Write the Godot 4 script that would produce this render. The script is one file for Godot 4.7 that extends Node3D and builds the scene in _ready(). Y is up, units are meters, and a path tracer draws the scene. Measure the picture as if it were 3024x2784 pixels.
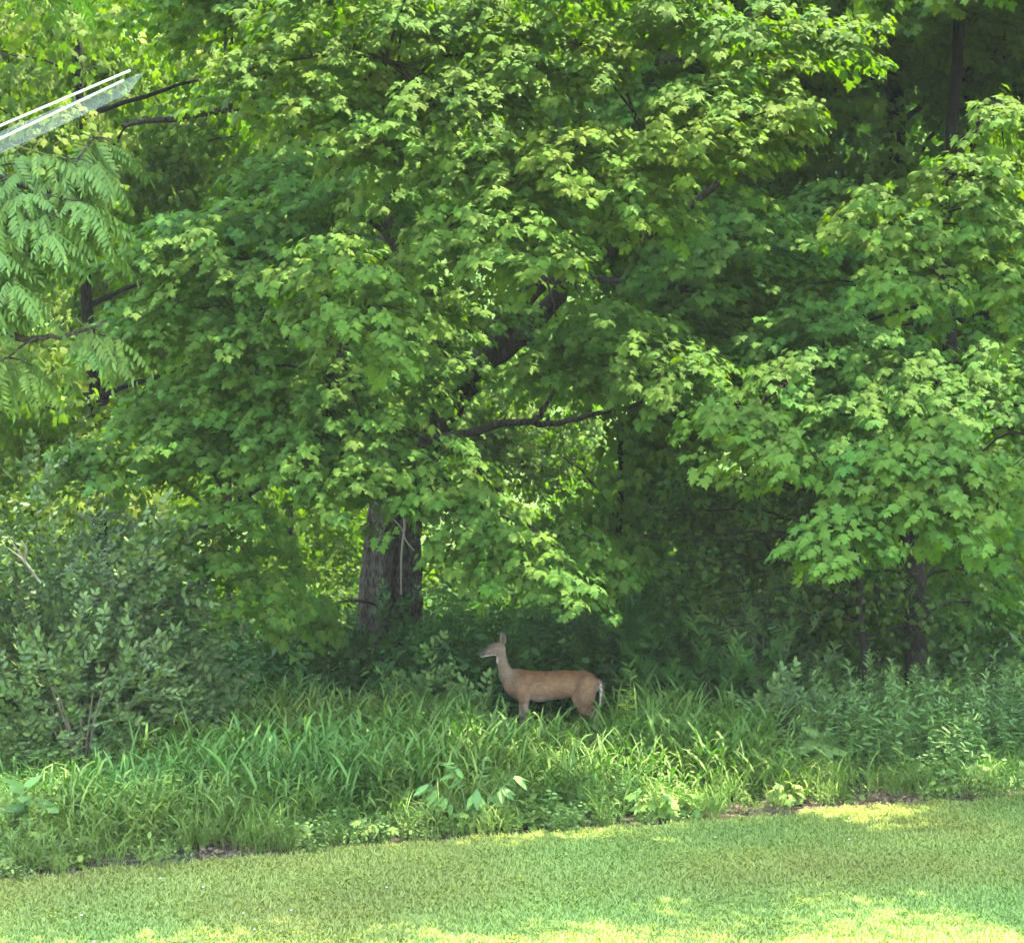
extends Node3D

var rng := RandomNumberGenerator.new()
var noise := FastNoiseLite.new()
var M := {}
var TW := {}
var LEAF := {}
var taken := {}
var groove := Vector3.ZERO
var clearings := []


# ---------------------------------------------------------------- naming and tagging
func numbered(called: String) -> String:
	var n: int = taken.get(called, 0)
	taken[called] = n + 1
	return called if n == 0 else "%s_%03d" % [called, n]


func tag(o: Node, label: String, category: String, group := "", kind := "") -> Node:
	if label: o.set_meta("label", label)
	if category: o.set_meta("category", category)
	if group: o.set_meta("group", group)
	if kind: o.set_meta("kind", kind)
	return o


func thing(called: String, label: String, category: String, at := Vector3.ZERO, group := "") -> Node3D:
	var o := Node3D.new()
	o.name = numbered(called)
	add_child(o)
	o.position = at
	tag(o, label, category, group)
	return o


func part(called: String, mesh: Mesh, m: Material, parent: Node, kind := "") -> MeshInstance3D:
	var o := MeshInstance3D.new()
	o.mesh = mesh
	o.material_override = m
	var k := str(parent.get_instance_id()) + called
	var n: int = taken.get(k, 0)
	taken[k] = n + 1
	o.name = called if n == 0 else "%s_%03d" % [called, n]
	if parent == self:
		o.name = numbered(called)
	parent.add_child(o, true)
	if kind: o.set_meta("kind", kind)
	return o


func many(called: String, mesh: Mesh, m: Material, xs: Array, cs: Array, parent: Node, kind := "stuff") -> MultiMeshInstance3D:
	var mm := MultiMesh.new()
	mm.transform_format = MultiMesh.TRANSFORM_3D
	mm.use_colors = true
	mm.mesh = mesh
	mm.instance_count = xs.size()
	for i in xs.size():
		mm.set_instance_transform(i, xs[i])
		mm.set_instance_color(i, cs[i])
	var o := MultiMeshInstance3D.new()
	o.multimesh = mm
	o.material_override = m
	o.name = called if parent != self else numbered(called)
	parent.add_child(o, true)
	if kind: o.set_meta("kind", kind)
	return o


func rf(a: float, b: float) -> float:
	return rng.randf_range(a, b)


func rv(s := 1.0) -> Vector3:
	return Vector3(rf(-s, s), rf(-s, s), rf(-s, s))


# ---------------------------------------------------------------- materials
func lin(r: float, g: float, b: float) -> Color:
	return Color(r, g, b).linear_to_srgb()


func leaf_mat(called: String, c: Color, back: Color, rough := 0.5, spec := 0.4) -> StandardMaterial3D:
	var m := StandardMaterial3D.new()
	m.resource_name = called
	m.albedo_color = c
	m.vertex_color_use_as_albedo = true
	m.roughness = rough
	m.metallic_specular = spec
	m.backlight_enabled = true
	m.backlight = back
	m.cull_mode = BaseMaterial3D.CULL_DISABLED
	M[called] = m
	return m


func noise_tex(freq: float, colors: Array, offs: Array, size := 512, kind := FastNoiseLite.TYPE_SIMPLEX_SMOOTH, seed_ := 1) -> NoiseTexture2D:
	var t := NoiseTexture2D.new()
	t.width = size
	t.height = size
	t.seamless = true
	var n := FastNoiseLite.new()
	n.noise_type = kind
	n.frequency = freq
	n.fractal_octaves = 5
	n.seed = seed_
	t.noise = n
	if colors.size():
		var g := Gradient.new()
		g.offsets = PackedFloat32Array(offs)
		g.colors = PackedColorArray(colors)
		t.color_ramp = g
	return t


func bark_mat(called: String, a: Color, b: Color, c: Color) -> StandardMaterial3D:
	var m := StandardMaterial3D.new()
	m.resource_name = called
	m.albedo_texture = noise_tex(0.02, [a, b, c], [0.25, 0.5, 0.75], 512, FastNoiseLite.TYPE_SIMPLEX_SMOOTH, called.length())
	m.uv1_triplanar = true
	m.uv1_world_triplanar = true
	m.uv1_scale = Vector3(3.0, 0.7, 3.0)
	m.roughness = 0.95
	m.metallic_specular = 0.2
	var nt := noise_tex(0.03, [], [], 512, FastNoiseLite.TYPE_SIMPLEX, 7)
	nt.as_normal_map = true
	nt.bump_strength = 9.0
	m.normal_enabled = true
	m.normal_texture = nt
	m.normal_scale = 1.2
	M[called] = m
	return m


func plain(called: String, c: Color, rough := 0.8, spec := 0.3) -> StandardMaterial3D:
	var m := StandardMaterial3D.new()
	m.resource_name = called
	m.albedo_color = c
	m.roughness = rough
	m.metallic_specular = spec
	M[called] = m
	return m


func make_materials() -> void:
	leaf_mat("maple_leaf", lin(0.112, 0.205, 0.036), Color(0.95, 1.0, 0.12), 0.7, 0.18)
	leaf_mat("shaded_leaf", lin(0.048, 0.100, 0.024), Color(0.50, 0.70, 0.10), 0.65, 0.22)  # darkened so the understory's shade sits in the leaf colour
	leaf_mat("far_leaf", lin(0.135, 0.225, 0.034), Color(0.9, 1.0, 0.10), 0.65, 0.22)
	leaf_mat("walnut_leaf", lin(0.118, 0.195, 0.045), Color(0.55, 0.80, 0.18), 0.6, 0.25)
	leaf_mat("shrub_leaf", lin(0.086, 0.132, 0.040), Color(0.40, 0.55, 0.12), 0.55, 0.32)
	leaf_mat("weed_leaf", lin(0.125, 0.200, 0.056), Color(0.45, 0.65, 0.12), 0.6, 0.28)
	leaf_mat("grass_blade", lin(0.128, 0.215, 0.046), Color(0.55, 0.75, 0.10), 0.6, 0.25)
	leaf_mat("lawn_blade", lin(0.230, 0.285, 0.068), Color(0.55, 0.70, 0.12), 0.65, 0.22)
	leaf_mat("sapling_leaf", lin(0.125, 0.225, 0.056), Color(0.5, 0.7, 0.2), 0.6, 0.28)
	leaf_mat("sunfleck_leaf", lin(0.230, 0.320, 0.040), Color(0.9, 1.0, 0.1), 0.6, 0.2)  # a sunfleck's brightness put into the seedling's leaf colour
	leaf_mat("dry_leaf", lin(0.125, 0.10, 0.07), Color(0.20, 0.15, 0.10), 0.85, 0.2)
	leaf_mat("petal", lin(0.75, 0.75, 0.70), Color(0.4, 0.4, 0.35), 0.7, 0.3)
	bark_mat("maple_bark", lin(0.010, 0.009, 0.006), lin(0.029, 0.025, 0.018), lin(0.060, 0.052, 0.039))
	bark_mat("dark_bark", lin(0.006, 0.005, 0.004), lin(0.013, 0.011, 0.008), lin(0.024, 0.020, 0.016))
	plain("twig", lin(0.10, 0.085, 0.055), 0.9)
	plain("green_stem", lin(0.07, 0.12, 0.04), 0.8)
	plain("dead_wood", lin(0.15, 0.14, 0.10), 0.9)
	plain("streak_white", lin(0.30, 0.31, 0.31), 0.5, 0.4)  # white of the reflected lamp streaks
	var g := plain("streak_veil", Color(0.88, 0.94, 0.93, 0.07), 0.02, 0.3)  # pale veil of the window reflection
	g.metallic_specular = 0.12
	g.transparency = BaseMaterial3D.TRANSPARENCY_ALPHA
	var so := plain("forest_floor", Color.WHITE, 1.0, 0.1)
	so.albedo_texture = noise_tex(0.02, [lin(0.028, 0.030, 0.014), lin(0.060, 0.052, 0.030), lin(0.12, 0.10, 0.07)], [0.3, 0.55, 0.8])
	so.uv1_triplanar = true
	so.uv1_world_triplanar = true
	so.uv1_scale = Vector3(0.6, 0.6, 0.6)
	var la := plain("lawn_turf", Color.WHITE, 1.0, 0.1)
	la.albedo_texture = noise_tex(0.03, [lin(0.13, 0.17, 0.05), lin(0.18, 0.235, 0.07), lin(0.24, 0.27, 0.11)], [0.25, 0.5, 0.8], 1024)
	la.uv1_triplanar = true
	la.uv1_world_triplanar = true
	la.uv1_scale = Vector3(0.45, 0.45, 0.45)
	var me := plain("meadow", Color.WHITE, 1.0, 0.1)
	me.albedo_texture = noise_tex(0.02, [lin(0.030, 0.055, 0.012), lin(0.050, 0.085, 0.020), lin(0.075, 0.108, 0.030)], [0.3, 0.5, 0.75])
	me.uv1_triplanar = true
	me.uv1_world_triplanar = true
	me.uv1_scale = Vector3(0.12, 0.12, 0.12)
	var f := plain("fur", Color.WHITE, 0.9, 0.15)
	f.vertex_color_use_as_albedo = true
	f.albedo_texture = noise_tex(0.06, [Color(0.80, 0.79, 0.78), Color(0.93, 0.92, 0.91), Color(1, 1, 1)], [0.2, 0.5, 0.8], 512)
	f.uv1_triplanar = true
	f.uv1_scale = Vector3(2.2, 4.5, 3.0)
	plain("eye_black", lin(0.01, 0.008, 0.006), 0.15, 0.6)
	plain("nose_black", lin(0.012, 0.011, 0.011), 0.4, 0.5)


# ---------------------------------------------------------------- leaves and twigs
# A leaf lies in x (across) and -z (along), its upper side up y; half is its right outline from base to tip.
func leaf_mesh(half: Array, fold: float, curl: float, shade: Color, centre := 0.38) -> ArrayMesh:
	var st := SurfaceTool.new()
	st.begin(Mesh.PRIMITIVE_TRIANGLES)
	var p := func(x: float, y: float) -> Vector3:
		return Vector3(x, fold * absf(x) - curl * y * y, -y)
	for side in [1.0, -1.0]:
		var last: Vector3 = p.call(0.0, 0.0)
		var mid: Vector3 = p.call(0.0, centre)
		var pts := half.duplicate()
		pts.append(Vector2(0, 1))
		for q in pts:
			var now: Vector3 = p.call(q.x * side, q.y)
			st.set_color(shade)
			var n := (mid - last).cross(now - last).normalized()
			if n.y < 0.0: n = -n
			var t := [last, mid, now] if side > 0 else [last, now, mid]
			for v in t:
				st.set_normal((n * 0.6 + Vector3(v.x * -0.3 * signf(fold), 1, 0)).normalized())
				st.add_vertex(v)
			last = now
	return st.commit()


func leaf_set(called: String, half: Array, fold: float, curl: float, centre := 0.38) -> void:
	var out := []
	for k in 4:
		var s: float = [0.70, 0.82, 0.92, 1.0][k]
		out.append(leaf_mesh(half, fold * [1.0, 0.5, 1.3, 0.8][k], curl * [1.0, 1.5, 0.6, 1.2][k], Color(s * [0.92, 1.0, 0.96, 1.0][k], s, s * [1.1, 0.9, 1.0, 0.85][k]), centre))
	LEAF[called] = out


func thin_stem(st: SurfaceTool, a: Vector3, b: Vector3, r: float, c: Color) -> void:
	tube(st, [a, b], [r, r * 0.6], 3, c)


# leaves: [Transform3D, variant]; the stem is a thin tube
func twig_from(called: String, kind: String, leaves: Array, stems: Array, stem_shade := Color(0.9, 0.7, 0.5)) -> void:
	var st := SurfaceTool.new()
	st.begin(Mesh.PRIMITIVE_TRIANGLES)
	for l in leaves:
		st.append_from(LEAF[kind][l[1]], 0, l[0])
	for s in stems:
		thin_stem(st, s[0], s[1], s[2], stem_shade)
	TW[called] = {"mesh": st.commit(), "leaves": leaves, "kind": kind, "stems": stems}


func face(fwd: Vector3, up: Vector3, at: Vector3, size: float) -> Transform3D:
	if absf(fwd.normalized().dot(up.normalized())) > 0.98:
		up = up + Vector3(0.4, 0.1, 0.3)
	return Transform3D(Basis.looking_at(fwd, up).scaled_local(Vector3(size, size, size)), at)


func make_leaves() -> void:
	leaf_set("maple", [Vector2(0.10, -0.06), Vector2(0.40, -0.02), Vector2(0.30, 0.16), Vector2(0.62, 0.36), Vector2(0.60, 0.52), Vector2(0.25, 0.46), Vector2(0.30, 0.68), Vector2(0.14, 0.74)], -0.22, 0.28)
	leaf_set("oval", [Vector2(0.12, 0.08), Vector2(0.24, 0.32), Vector2(0.25, 0.58), Vector2(0.14, 0.85)], -0.25, 0.15, 0.5)
	leaf_set("lance", [Vector2(0.07, 0.12), Vector2(0.11, 0.38), Vector2(0.08, 0.70)], -0.3, 0.25, 0.5)
	leaf_set("broad", [Vector2(0.12, 0.05), Vector2(0.24, 0.25), Vector2(0.25, 0.45), Vector2(0.17, 0.72), Vector2(0.07, 0.90)], -0.35, 0.30, 0.5)
	leaf_set("leaflet", [Vector2(0.10, 0.08), Vector2(0.18, 0.30), Vector2(0.19, 0.52), Vector2(0.12, 0.78)], -0.3, 0.25, 0.5)
	leaf_set("scrap", [Vector2(0.34, 0.28), Vector2(0.26, 0.66)], -0.3, 0.2, 0.5)
	# compound walnut leaf, as one leaf shape
	var comp := []
	for k in 4:
		var st := SurfaceTool.new()
		st.begin(Mesh.PRIMITIVE_TRIANGLES)
		for i in 8:
			var y := 0.16 + 0.105 * i
			var sag := -0.32 * y * y
			for s in [-1.0, 1.0]:
				var f := Vector3(s * 0.85, -0.55 - 0.2 * rf(0, 1), -0.55)
				st.append_from(LEAF["lance"][rng.randi() % 4], 0, face(f, Vector3(0, 1, -0.3) + rv(0.25), Vector3(0, sag, -y + rf(-0.02, 0.02)), rf(0.20, 0.27) * (1.0 if i < 6 else 0.8)).scaled_local(Vector3(1.5, 1, 1)))
		st.append_from(LEAF["lance"][2], 0, face(Vector3(0, -0.7, -0.7), Vector3.UP, Vector3(0, -0.32, -1.0), 0.2).scaled_local(Vector3(1.5, 1, 1)))
		thin_stem(st, Vector3.ZERO, Vector3(0, -0.09, -0.55), 0.008, Color(0.9, 0.9, 0.8))
		thin_stem(st, Vector3(0, -0.09, -0.55), Vector3(0, -0.32, -1.0), 0.006, Color(0.9, 0.9, 0.8))
		comp.append(st.commit())
	LEAF["compound"] = comp
	# maple twigs
	for v in 3:
		var ls := []
		var ss := [[Vector3.ZERO, Vector3(0, -0.02, -0.34), 0.003]]
		for i in 8:
			var s := 0.04 + 0.042 * i
			for side in [-1.0, 1.0]:
				var a := rf(0.5, 1.4) * (1.0 - 0.06 * i)
				var d := Vector3(sin(a) * side, -rf(0.0, 0.4), -cos(a))
				var at := Vector3(0, -0.02 * s, -s) + d * rf(0.03, 0.10) + Vector3(0, rf(-0.05, 0.04), 0)
				ls.append([face(d + Vector3(0, -rf(-0.05, 0.65), 0) + rv(0.25), Vector3.UP + rv(0.33), at, rf(0.040, 0.104)), rng.randi() % 4])
		ls.append([face(Vector3(0, -0.4, -1), Vector3.UP + rv(0.2), Vector3(0, -0.02, -0.35), 0.09), 3])
		twig_from("maple_%d" % v, "maple", ls, ss)
	# coarse clusters for the trees further back and the crowns overhead
	var cl := []
	for i in 22:
		var d := rv()
		cl.append([face(Vector3(d.x, -0.35 - rf(0, 0.4), d.z - 0.3), Vector3.UP + rv(0.5), Vector3(rf(-0.36, 0.36), rf(-0.16, 0.16), rf(-0.36, 0.36)), rf(0.085, 0.135)), rng.randi() % 4])
	twig_from("cluster", "maple", cl, [])
	cl = []
	for i in 30:
		var d := rv()
		cl.append([face(Vector3(d.x, -0.25 - rf(0, 0.4), d.z), Vector3.UP + rv(0.7), Vector3(rf(-0.3, 0.3), rf(-0.2, 0.2), rf(-0.3, 0.3)), rf(0.06, 0.11)), rng.randi() % 4])
	twig_from("scraps", "scrap", cl, [])
	# honeysuckle twig: paired oval leaves
	for v in 2:
		var ls := []
		for i in 6:
			var s := 0.02 + 0.05 * i + rf(-0.015, 0.015)
			for side in [-1.0, 1.0]:
				ls.append([face(Vector3(side * rf(0.5, 1.0), rf(-0.4, 0.6), -rf(0.2, 1.0)), Vector3.UP + rv(0.9), Vector3(rf(-0.02, 0.02), 0.02 * s + rf(-0.02, 0.02), -s), rf(0.05, 0.082)), rng.randi() % 4])
		ls.append([face(Vector3(0, 0.2, -1), Vector3.UP + rv(0.5), Vector3(0, 0.01, -0.30), 0.07), 3])
		twig_from("oval_%d" % v, "oval", ls, [[Vector3.ZERO, Vector3(0, 0.01, -0.30), 0.003]], Color(0.9, 0.75, 0.6))
	# narrow leaved twig
	var ll := []
	for i in 11:
		var s := 0.03 + 0.035 * i
		var side := 1.0 if i % 2 else -1.0
		ll.append([face(Vector3(side * rf(0.5, 1.0), rf(0.0, 0.6), -rf(0.4, 0.9)), Vector3.UP + rv(0.5), Vector3(0, 0, -s), rf(0.09, 0.14)), rng.randi() % 4])
		ll.append([face(Vector3(-side * rf(0.5, 1.0), rf(0.0, 0.6), -rf(0.4, 0.9)), Vector3.UP + rv(0.5), Vector3(0, 0, -s - 0.015), rf(0.08, 0.13)), rng.randi() % 4])
	twig_from("narrow", "lance", ll, [[Vector3.ZERO, Vector3(0, 0, -0.42), 0.003]], Color(0.8, 0.8, 0.6))
	# walnut twig: three compound leaves
	var wl := []
	for i in 4:
		var a: float = [-0.9, 0.8, -0.15, 0.35][i]
		wl.append([face(Vector3(sin(a), rf(-0.6, 0.3), -cos(a)), Vector3.UP + rv(0.45), Vector3(0, 0, -0.04 * i), rf(0.24, 0.40)), i])
	twig_from("walnut", "compound", wl, [[Vector3(0, 0.02, 0.2), Vector3(0, 0, -0.15), 0.006]], Color(0.8, 0.7, 0.5))


# ---------------------------------------------------------------- wood
func tube(st: SurfaceTool, pts: Array, radii: Array, sides: int, c := Color.WHITE, rough := 0.0) -> void:
	var rings := []
	var norms := []
	var ref := Vector3(0.31, 0.17, 0.93)
	for i in pts.size():
		var t: Vector3 = (pts[mini(i + 1, pts.size() - 1)] - pts[maxi(i - 1, 0)]).normalized()
		if absf(t.dot(ref)) > 0.95: ref = Vector3(0.93, 0.2, 0.3)
		var x := ref.cross(t).normalized()
		var y := t.cross(x).normalized()
		ref = y.cross(t) * -1.0 if false else ref
		var ring := []
		var nn := []
		for k in sides:
			var a := TAU * k / sides
			var d := x * cos(a) + y * sin(a)
			var r: float = radii[i]
			if rough > 0.0:
				var p: Vector3 = pts[i]
				r *= 1.0 + rough * noise.get_noise_3d(d.x * 60.0 + p.x, p.y * 9.0, d.z * 60.0 + p.z) + rough * 0.9 * noise.get_noise_3d(d.x * 150.0, p.y * 14.0 + 50.0, d.z * 150.0)
			if groove != Vector3.ZERO:
				r *= 1.0 - 0.34 * exp(-pow((d - groove).length() / 0.11, 2.0))
			ring.append(pts[i] + d * r)
			nn.append(d)
		rings.append(ring)
		norms.append(nn)
	for i in rings.size() - 1:
		for k in sides:
			var k2 := (k + 1) % sides
			for q in [[i, k], [i + 1, k], [i, k2], [i, k2], [i + 1, k], [i + 1, k2]]:
				st.set_color(c)
				if rough == 0.0: st.set_normal(norms[q[0]][q[1]])
				st.add_vertex(rings[q[0]][q[1]])


func smooth_path(pts: Array, per: int) -> Array:
	var out := []
	for i in pts.size() - 1:
		var a: Vector3 = pts[maxi(i - 1, 0)]
		var b: Vector3 = pts[i]
		var c: Vector3 = pts[i + 1]
		var d: Vector3 = pts[mini(i + 2, pts.size() - 1)]
		for k in per:
			out.append(b.cubic_interpolate(c, a, d, float(k) / per))
	out.append(pts[-1])
	return out


func new_tree(called: String, label: String, at: Vector3, twig: Array, leaf_m: String, bark_m: String, group := "") -> Dictionary:
	var n := thing(called, label, "tree", at, group)
	var st := SurfaceTool.new()
	st.begin(Mesh.PRIMITIVE_TRIANGLES)
	var t := {"node": n, "at": at, "skel": [], "twigs": st, "has_twigs": false, "xs": [], "cs": [], "show": [], "twig": twig, "leaf_m": leaf_m, "bark_m": bark_m}
	return t


# a trunk or limb along points in the world, one part
func limb(t: Dictionary, called: String, pts: Array, r0: float, r1: float, sides := 10, rough := 0.12, wob := 0.03) -> void:
	var path := smooth_path(pts, 6 if sides < 20 else 14)
	var loc := []
	var rad := []
	for i in path.size():
		var f := float(i) / (path.size() - 1)
		var p: Vector3 = path[i] + Vector3(noise.get_noise_2d(i * 14.0, r0 * 900.0), noise.get_noise_2d(i * 14.0, 300.0 + r0 * 900.0), 0) * wob
		loc.append(p - t.at)
		rad.append(lerpf(r0, r1, f))
		if i % 2 == 0:
			t.skel.append([p, rad[-1]])
	var st := SurfaceTool.new()
	st.begin(Mesh.PRIMITIVE_TRIANGLES)
	tube(st, loc, rad, sides, Color.WHITE, rough)
	st.generate_normals()
	part(called, st.commit(), M[t.bark_m], t.node)


func twig_tube(t: Dictionary, a: Vector3, b: Vector3, r0: float, r1: float, bend := 0.15) -> void:
	var l := a.distance_to(b)
	var pts := []
	var rad := []
	var o := rv(bend * l * 0.5)
	for i in 5:
		var f := i / 4.0
		pts.append(a.lerp(b, f) + Vector3(0, bend * l * sin(f * PI), 0) + o * sin(f * PI) - t.at)
		rad.append(lerpf(r0, r1, f))
	tube(t.twigs, pts, rad, 4)
	t.has_twigs = true


# one bough: a drooping dome of leafy twigs round c, half as wide and high as s
func pad(t: Dictionary, c: Vector3, s: Vector2, tint := Color.WHITE, dense := 1.0, show := false, deep := 0.0, branch := true) -> void:
	var rx := maxf(s.x, 0.15)
	var ry := maxf(s.y, 0.10)
	var rz := deep if deep > 0.0 else clampf(rx * 0.85, 0.3, 1.1)
	var n := int(ceil(rx * rz * PI * 42.0 * dense)) + 2
	var from := c
	var best := 1e9
	var r_from := 0.02
	for k in t.skel:
		var d: float = c.distance_to(k[0])
		if d < best:
			best = d
			from = k[0]
			r_from = k[1]
	var away := c - Vector3(t.at.x, c.y, t.at.z)
	away = away.normalized() if away.length() > 0.01 else Vector3.BACK
	var hub := c + Vector3(0, ry * 0.25, 0) - away * rx * 0.4
	if branch and best > 2.0:
		from = hub.lerp(from, minf(1.0, 1.3 / best))
		r_from = 0.016
		best = 1.3
	if branch:
		twig_tube(t, from, hub, minf(r_from * 0.8, 0.012 + 0.008 * best), 0.008, 0.08)
		for k in 5:
			var a := TAU * k / 5.0 + rf(0, 1)
			twig_tube(t, hub, c + Vector3(cos(a) * rx * 0.75, -ry * 0.15, sin(a) * rz * 0.75), 0.007, 0.003, 0.08)
	for i in n:
		var a := rf(0, TAU)
		var r := sqrt(rf(0, 1))
		var e := 1.0 + 0.28 * noise.get_noise_2d(cos(a) * 60.0 + c.x * 37.0, sin(a) * 60.0 + c.y * 41.0) * 2.0
		var u := r * cos(a) * e
		var v := r * sin(a) * e
		var sheet: float = [0.0, 0.0, 0.65, 1.15][rng.randi() % 4]
		var y := ry * (0.95 - 1.55 * r * r - sheet) + rf(-0.07, 0.05)
		var p := c + Vector3(u * rx, y, v * rz)
		var out := Vector3(u * rx, 0, v * rz)
		out = out.normalized() if out.length() > 0.02 else away
		var f := out * 0.75 + away * 0.6 + rv(0.3)
		f.y = -0.08 - 0.38 * r + rf(-0.2, 0.2)
		var up := Vector3.UP + out * 0.35 * r + rv(0.22)
		var sc := rf(0.85, 1.15)
		var x := face(f, up, p - f.normalized() * 0.15 - t.at, sc)
		var b := rf(0.8, 1.05)
		var col := Color(tint.r * b * rf(0.86, 1.16), tint.g * b, tint.b * b * rf(0.85, 1.15))
		if show and v > -0.1:
			t.show.append([x, col, p])
		else:
			t.xs.append(x)
			t.cs.append(col)


func finish(t: Dictionary, leaves_apart := 0) -> void:
	var left := leaves_apart
	t.show.sort_custom(func(a, b): return a[2].z > b[2].z)
	for s in t.show:
		var tw: Dictionary = TW[t.twig[0]]
		if left <= 0:
			t.xs.append(s[0])
			t.cs.append(s[1])
			continue
		for l in tw.leaves:
			if left <= 0: break
			left -= 1
			var o := part("leaf", LEAF[tw.kind][l[1]], M[t.leaf_m], t.node)
			o.transform = s[0] * l[0]
		for l in tw.stems:
			var a: Vector3 = s[0] * l[0]
			var b: Vector3 = s[0] * l[1]
			tube(t.twigs, [a, b], [0.004, 0.003], 3)
	var k: int = t.twig.size()
	for v in k:
		var xs := []
		var cs := []
		for i in range(v, t.xs.size(), k):
			xs.append(t.xs[i])
			cs.append(t.cs[i])
		if xs.size():
			many("foliage", TW[t.twig[v]].mesh, M[t.leaf_m], xs, cs, t.node)
	if t.has_twigs:
		part("branches", t.twigs.commit(), M[t.bark_m], t.node, "stuff")


# boughs strewn through a box, kept out of the openings
func strew(t: Dictionary, lo: Vector3, hi: Vector3, n: int, s0: float, s1: float, tint: Color, dense: float, openings: Array) -> void:
	for i in n:
		var p := Vector3(rf(lo.x, hi.x), rf(lo.y, hi.y), rf(lo.z, hi.z))
		var w := rf(s0, s1)
		var ok := true
		for o in openings:
			var q: Vector3 = (p - o[0]) / (o[1] + Vector3(w, w * 0.5, 0) * 0.7)
			if q.length() < 1.0:
				ok = false
		var b := rf(0.75, 1.1)
		if ok:
			pad(t, p, Vector2(w, w * rf(0.3, 0.5)), Color(tint.r * b, tint.g * b, tint.b * b), dense)


func shrub(called: String, label: String, base: Vector3, s: Vector3, twig: String, leaf_m: String, n: int, tint: Color, stems := 7, group := "") -> Node3D:
	var o := thing(called, label, "shrub", base, group)
	var st := SurfaceTool.new()
	st.begin(Mesh.PRIMITIVE_TRIANGLES)
	for i in stems:
		var a := rf(0, TAU)
		var e := Vector3(cos(a) * s.x * rf(0.2, 0.8), s.y * rf(0.6, 0.95), sin(a) * s.z * rf(0.2, 0.8))
		tube(st, [Vector3(e.x * 0.08, -0.05, e.z * 0.08), Vector3(e.x * 0.4, e.y * 0.55, e.z * 0.4), e], [0.018, 0.012, 0.004], 5)
	part("stems", st.commit(), M.twig, o, "stuff")
	var xs := []
	var cs := []
	for i in n:
		var d := rv().normalized()
		var r := pow(rf(0.05, 1), 0.4)
		var p := Vector3(d.x * s.x, 0, d.z * s.z) * r
		var lump := 1.0 + 0.55 * noise.get_noise_3d((base.x + p.x) * 55.0, d.y * 40.0, (base.z + p.z) * 55.0)
		p *= lump
		p.y = s.y * (0.5 + 0.5 * d.y * r) * lump
		p.y = maxf(p.y, 0.05)
		var f := Vector3(d.x, 0.25 + 0.4 * d.y, d.z) + rv(0.6)
		var b := rf(0.7, 1.1)
		xs.append(face(f + rv(0.4), Vector3.UP + rv(0.6), p, rf(0.8, 1.25)))
		cs.append(Color(tint.r * b * rf(0.9, 1.1), tint.g * b, tint.b * b))
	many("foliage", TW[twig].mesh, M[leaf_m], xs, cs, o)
	return o


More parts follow.
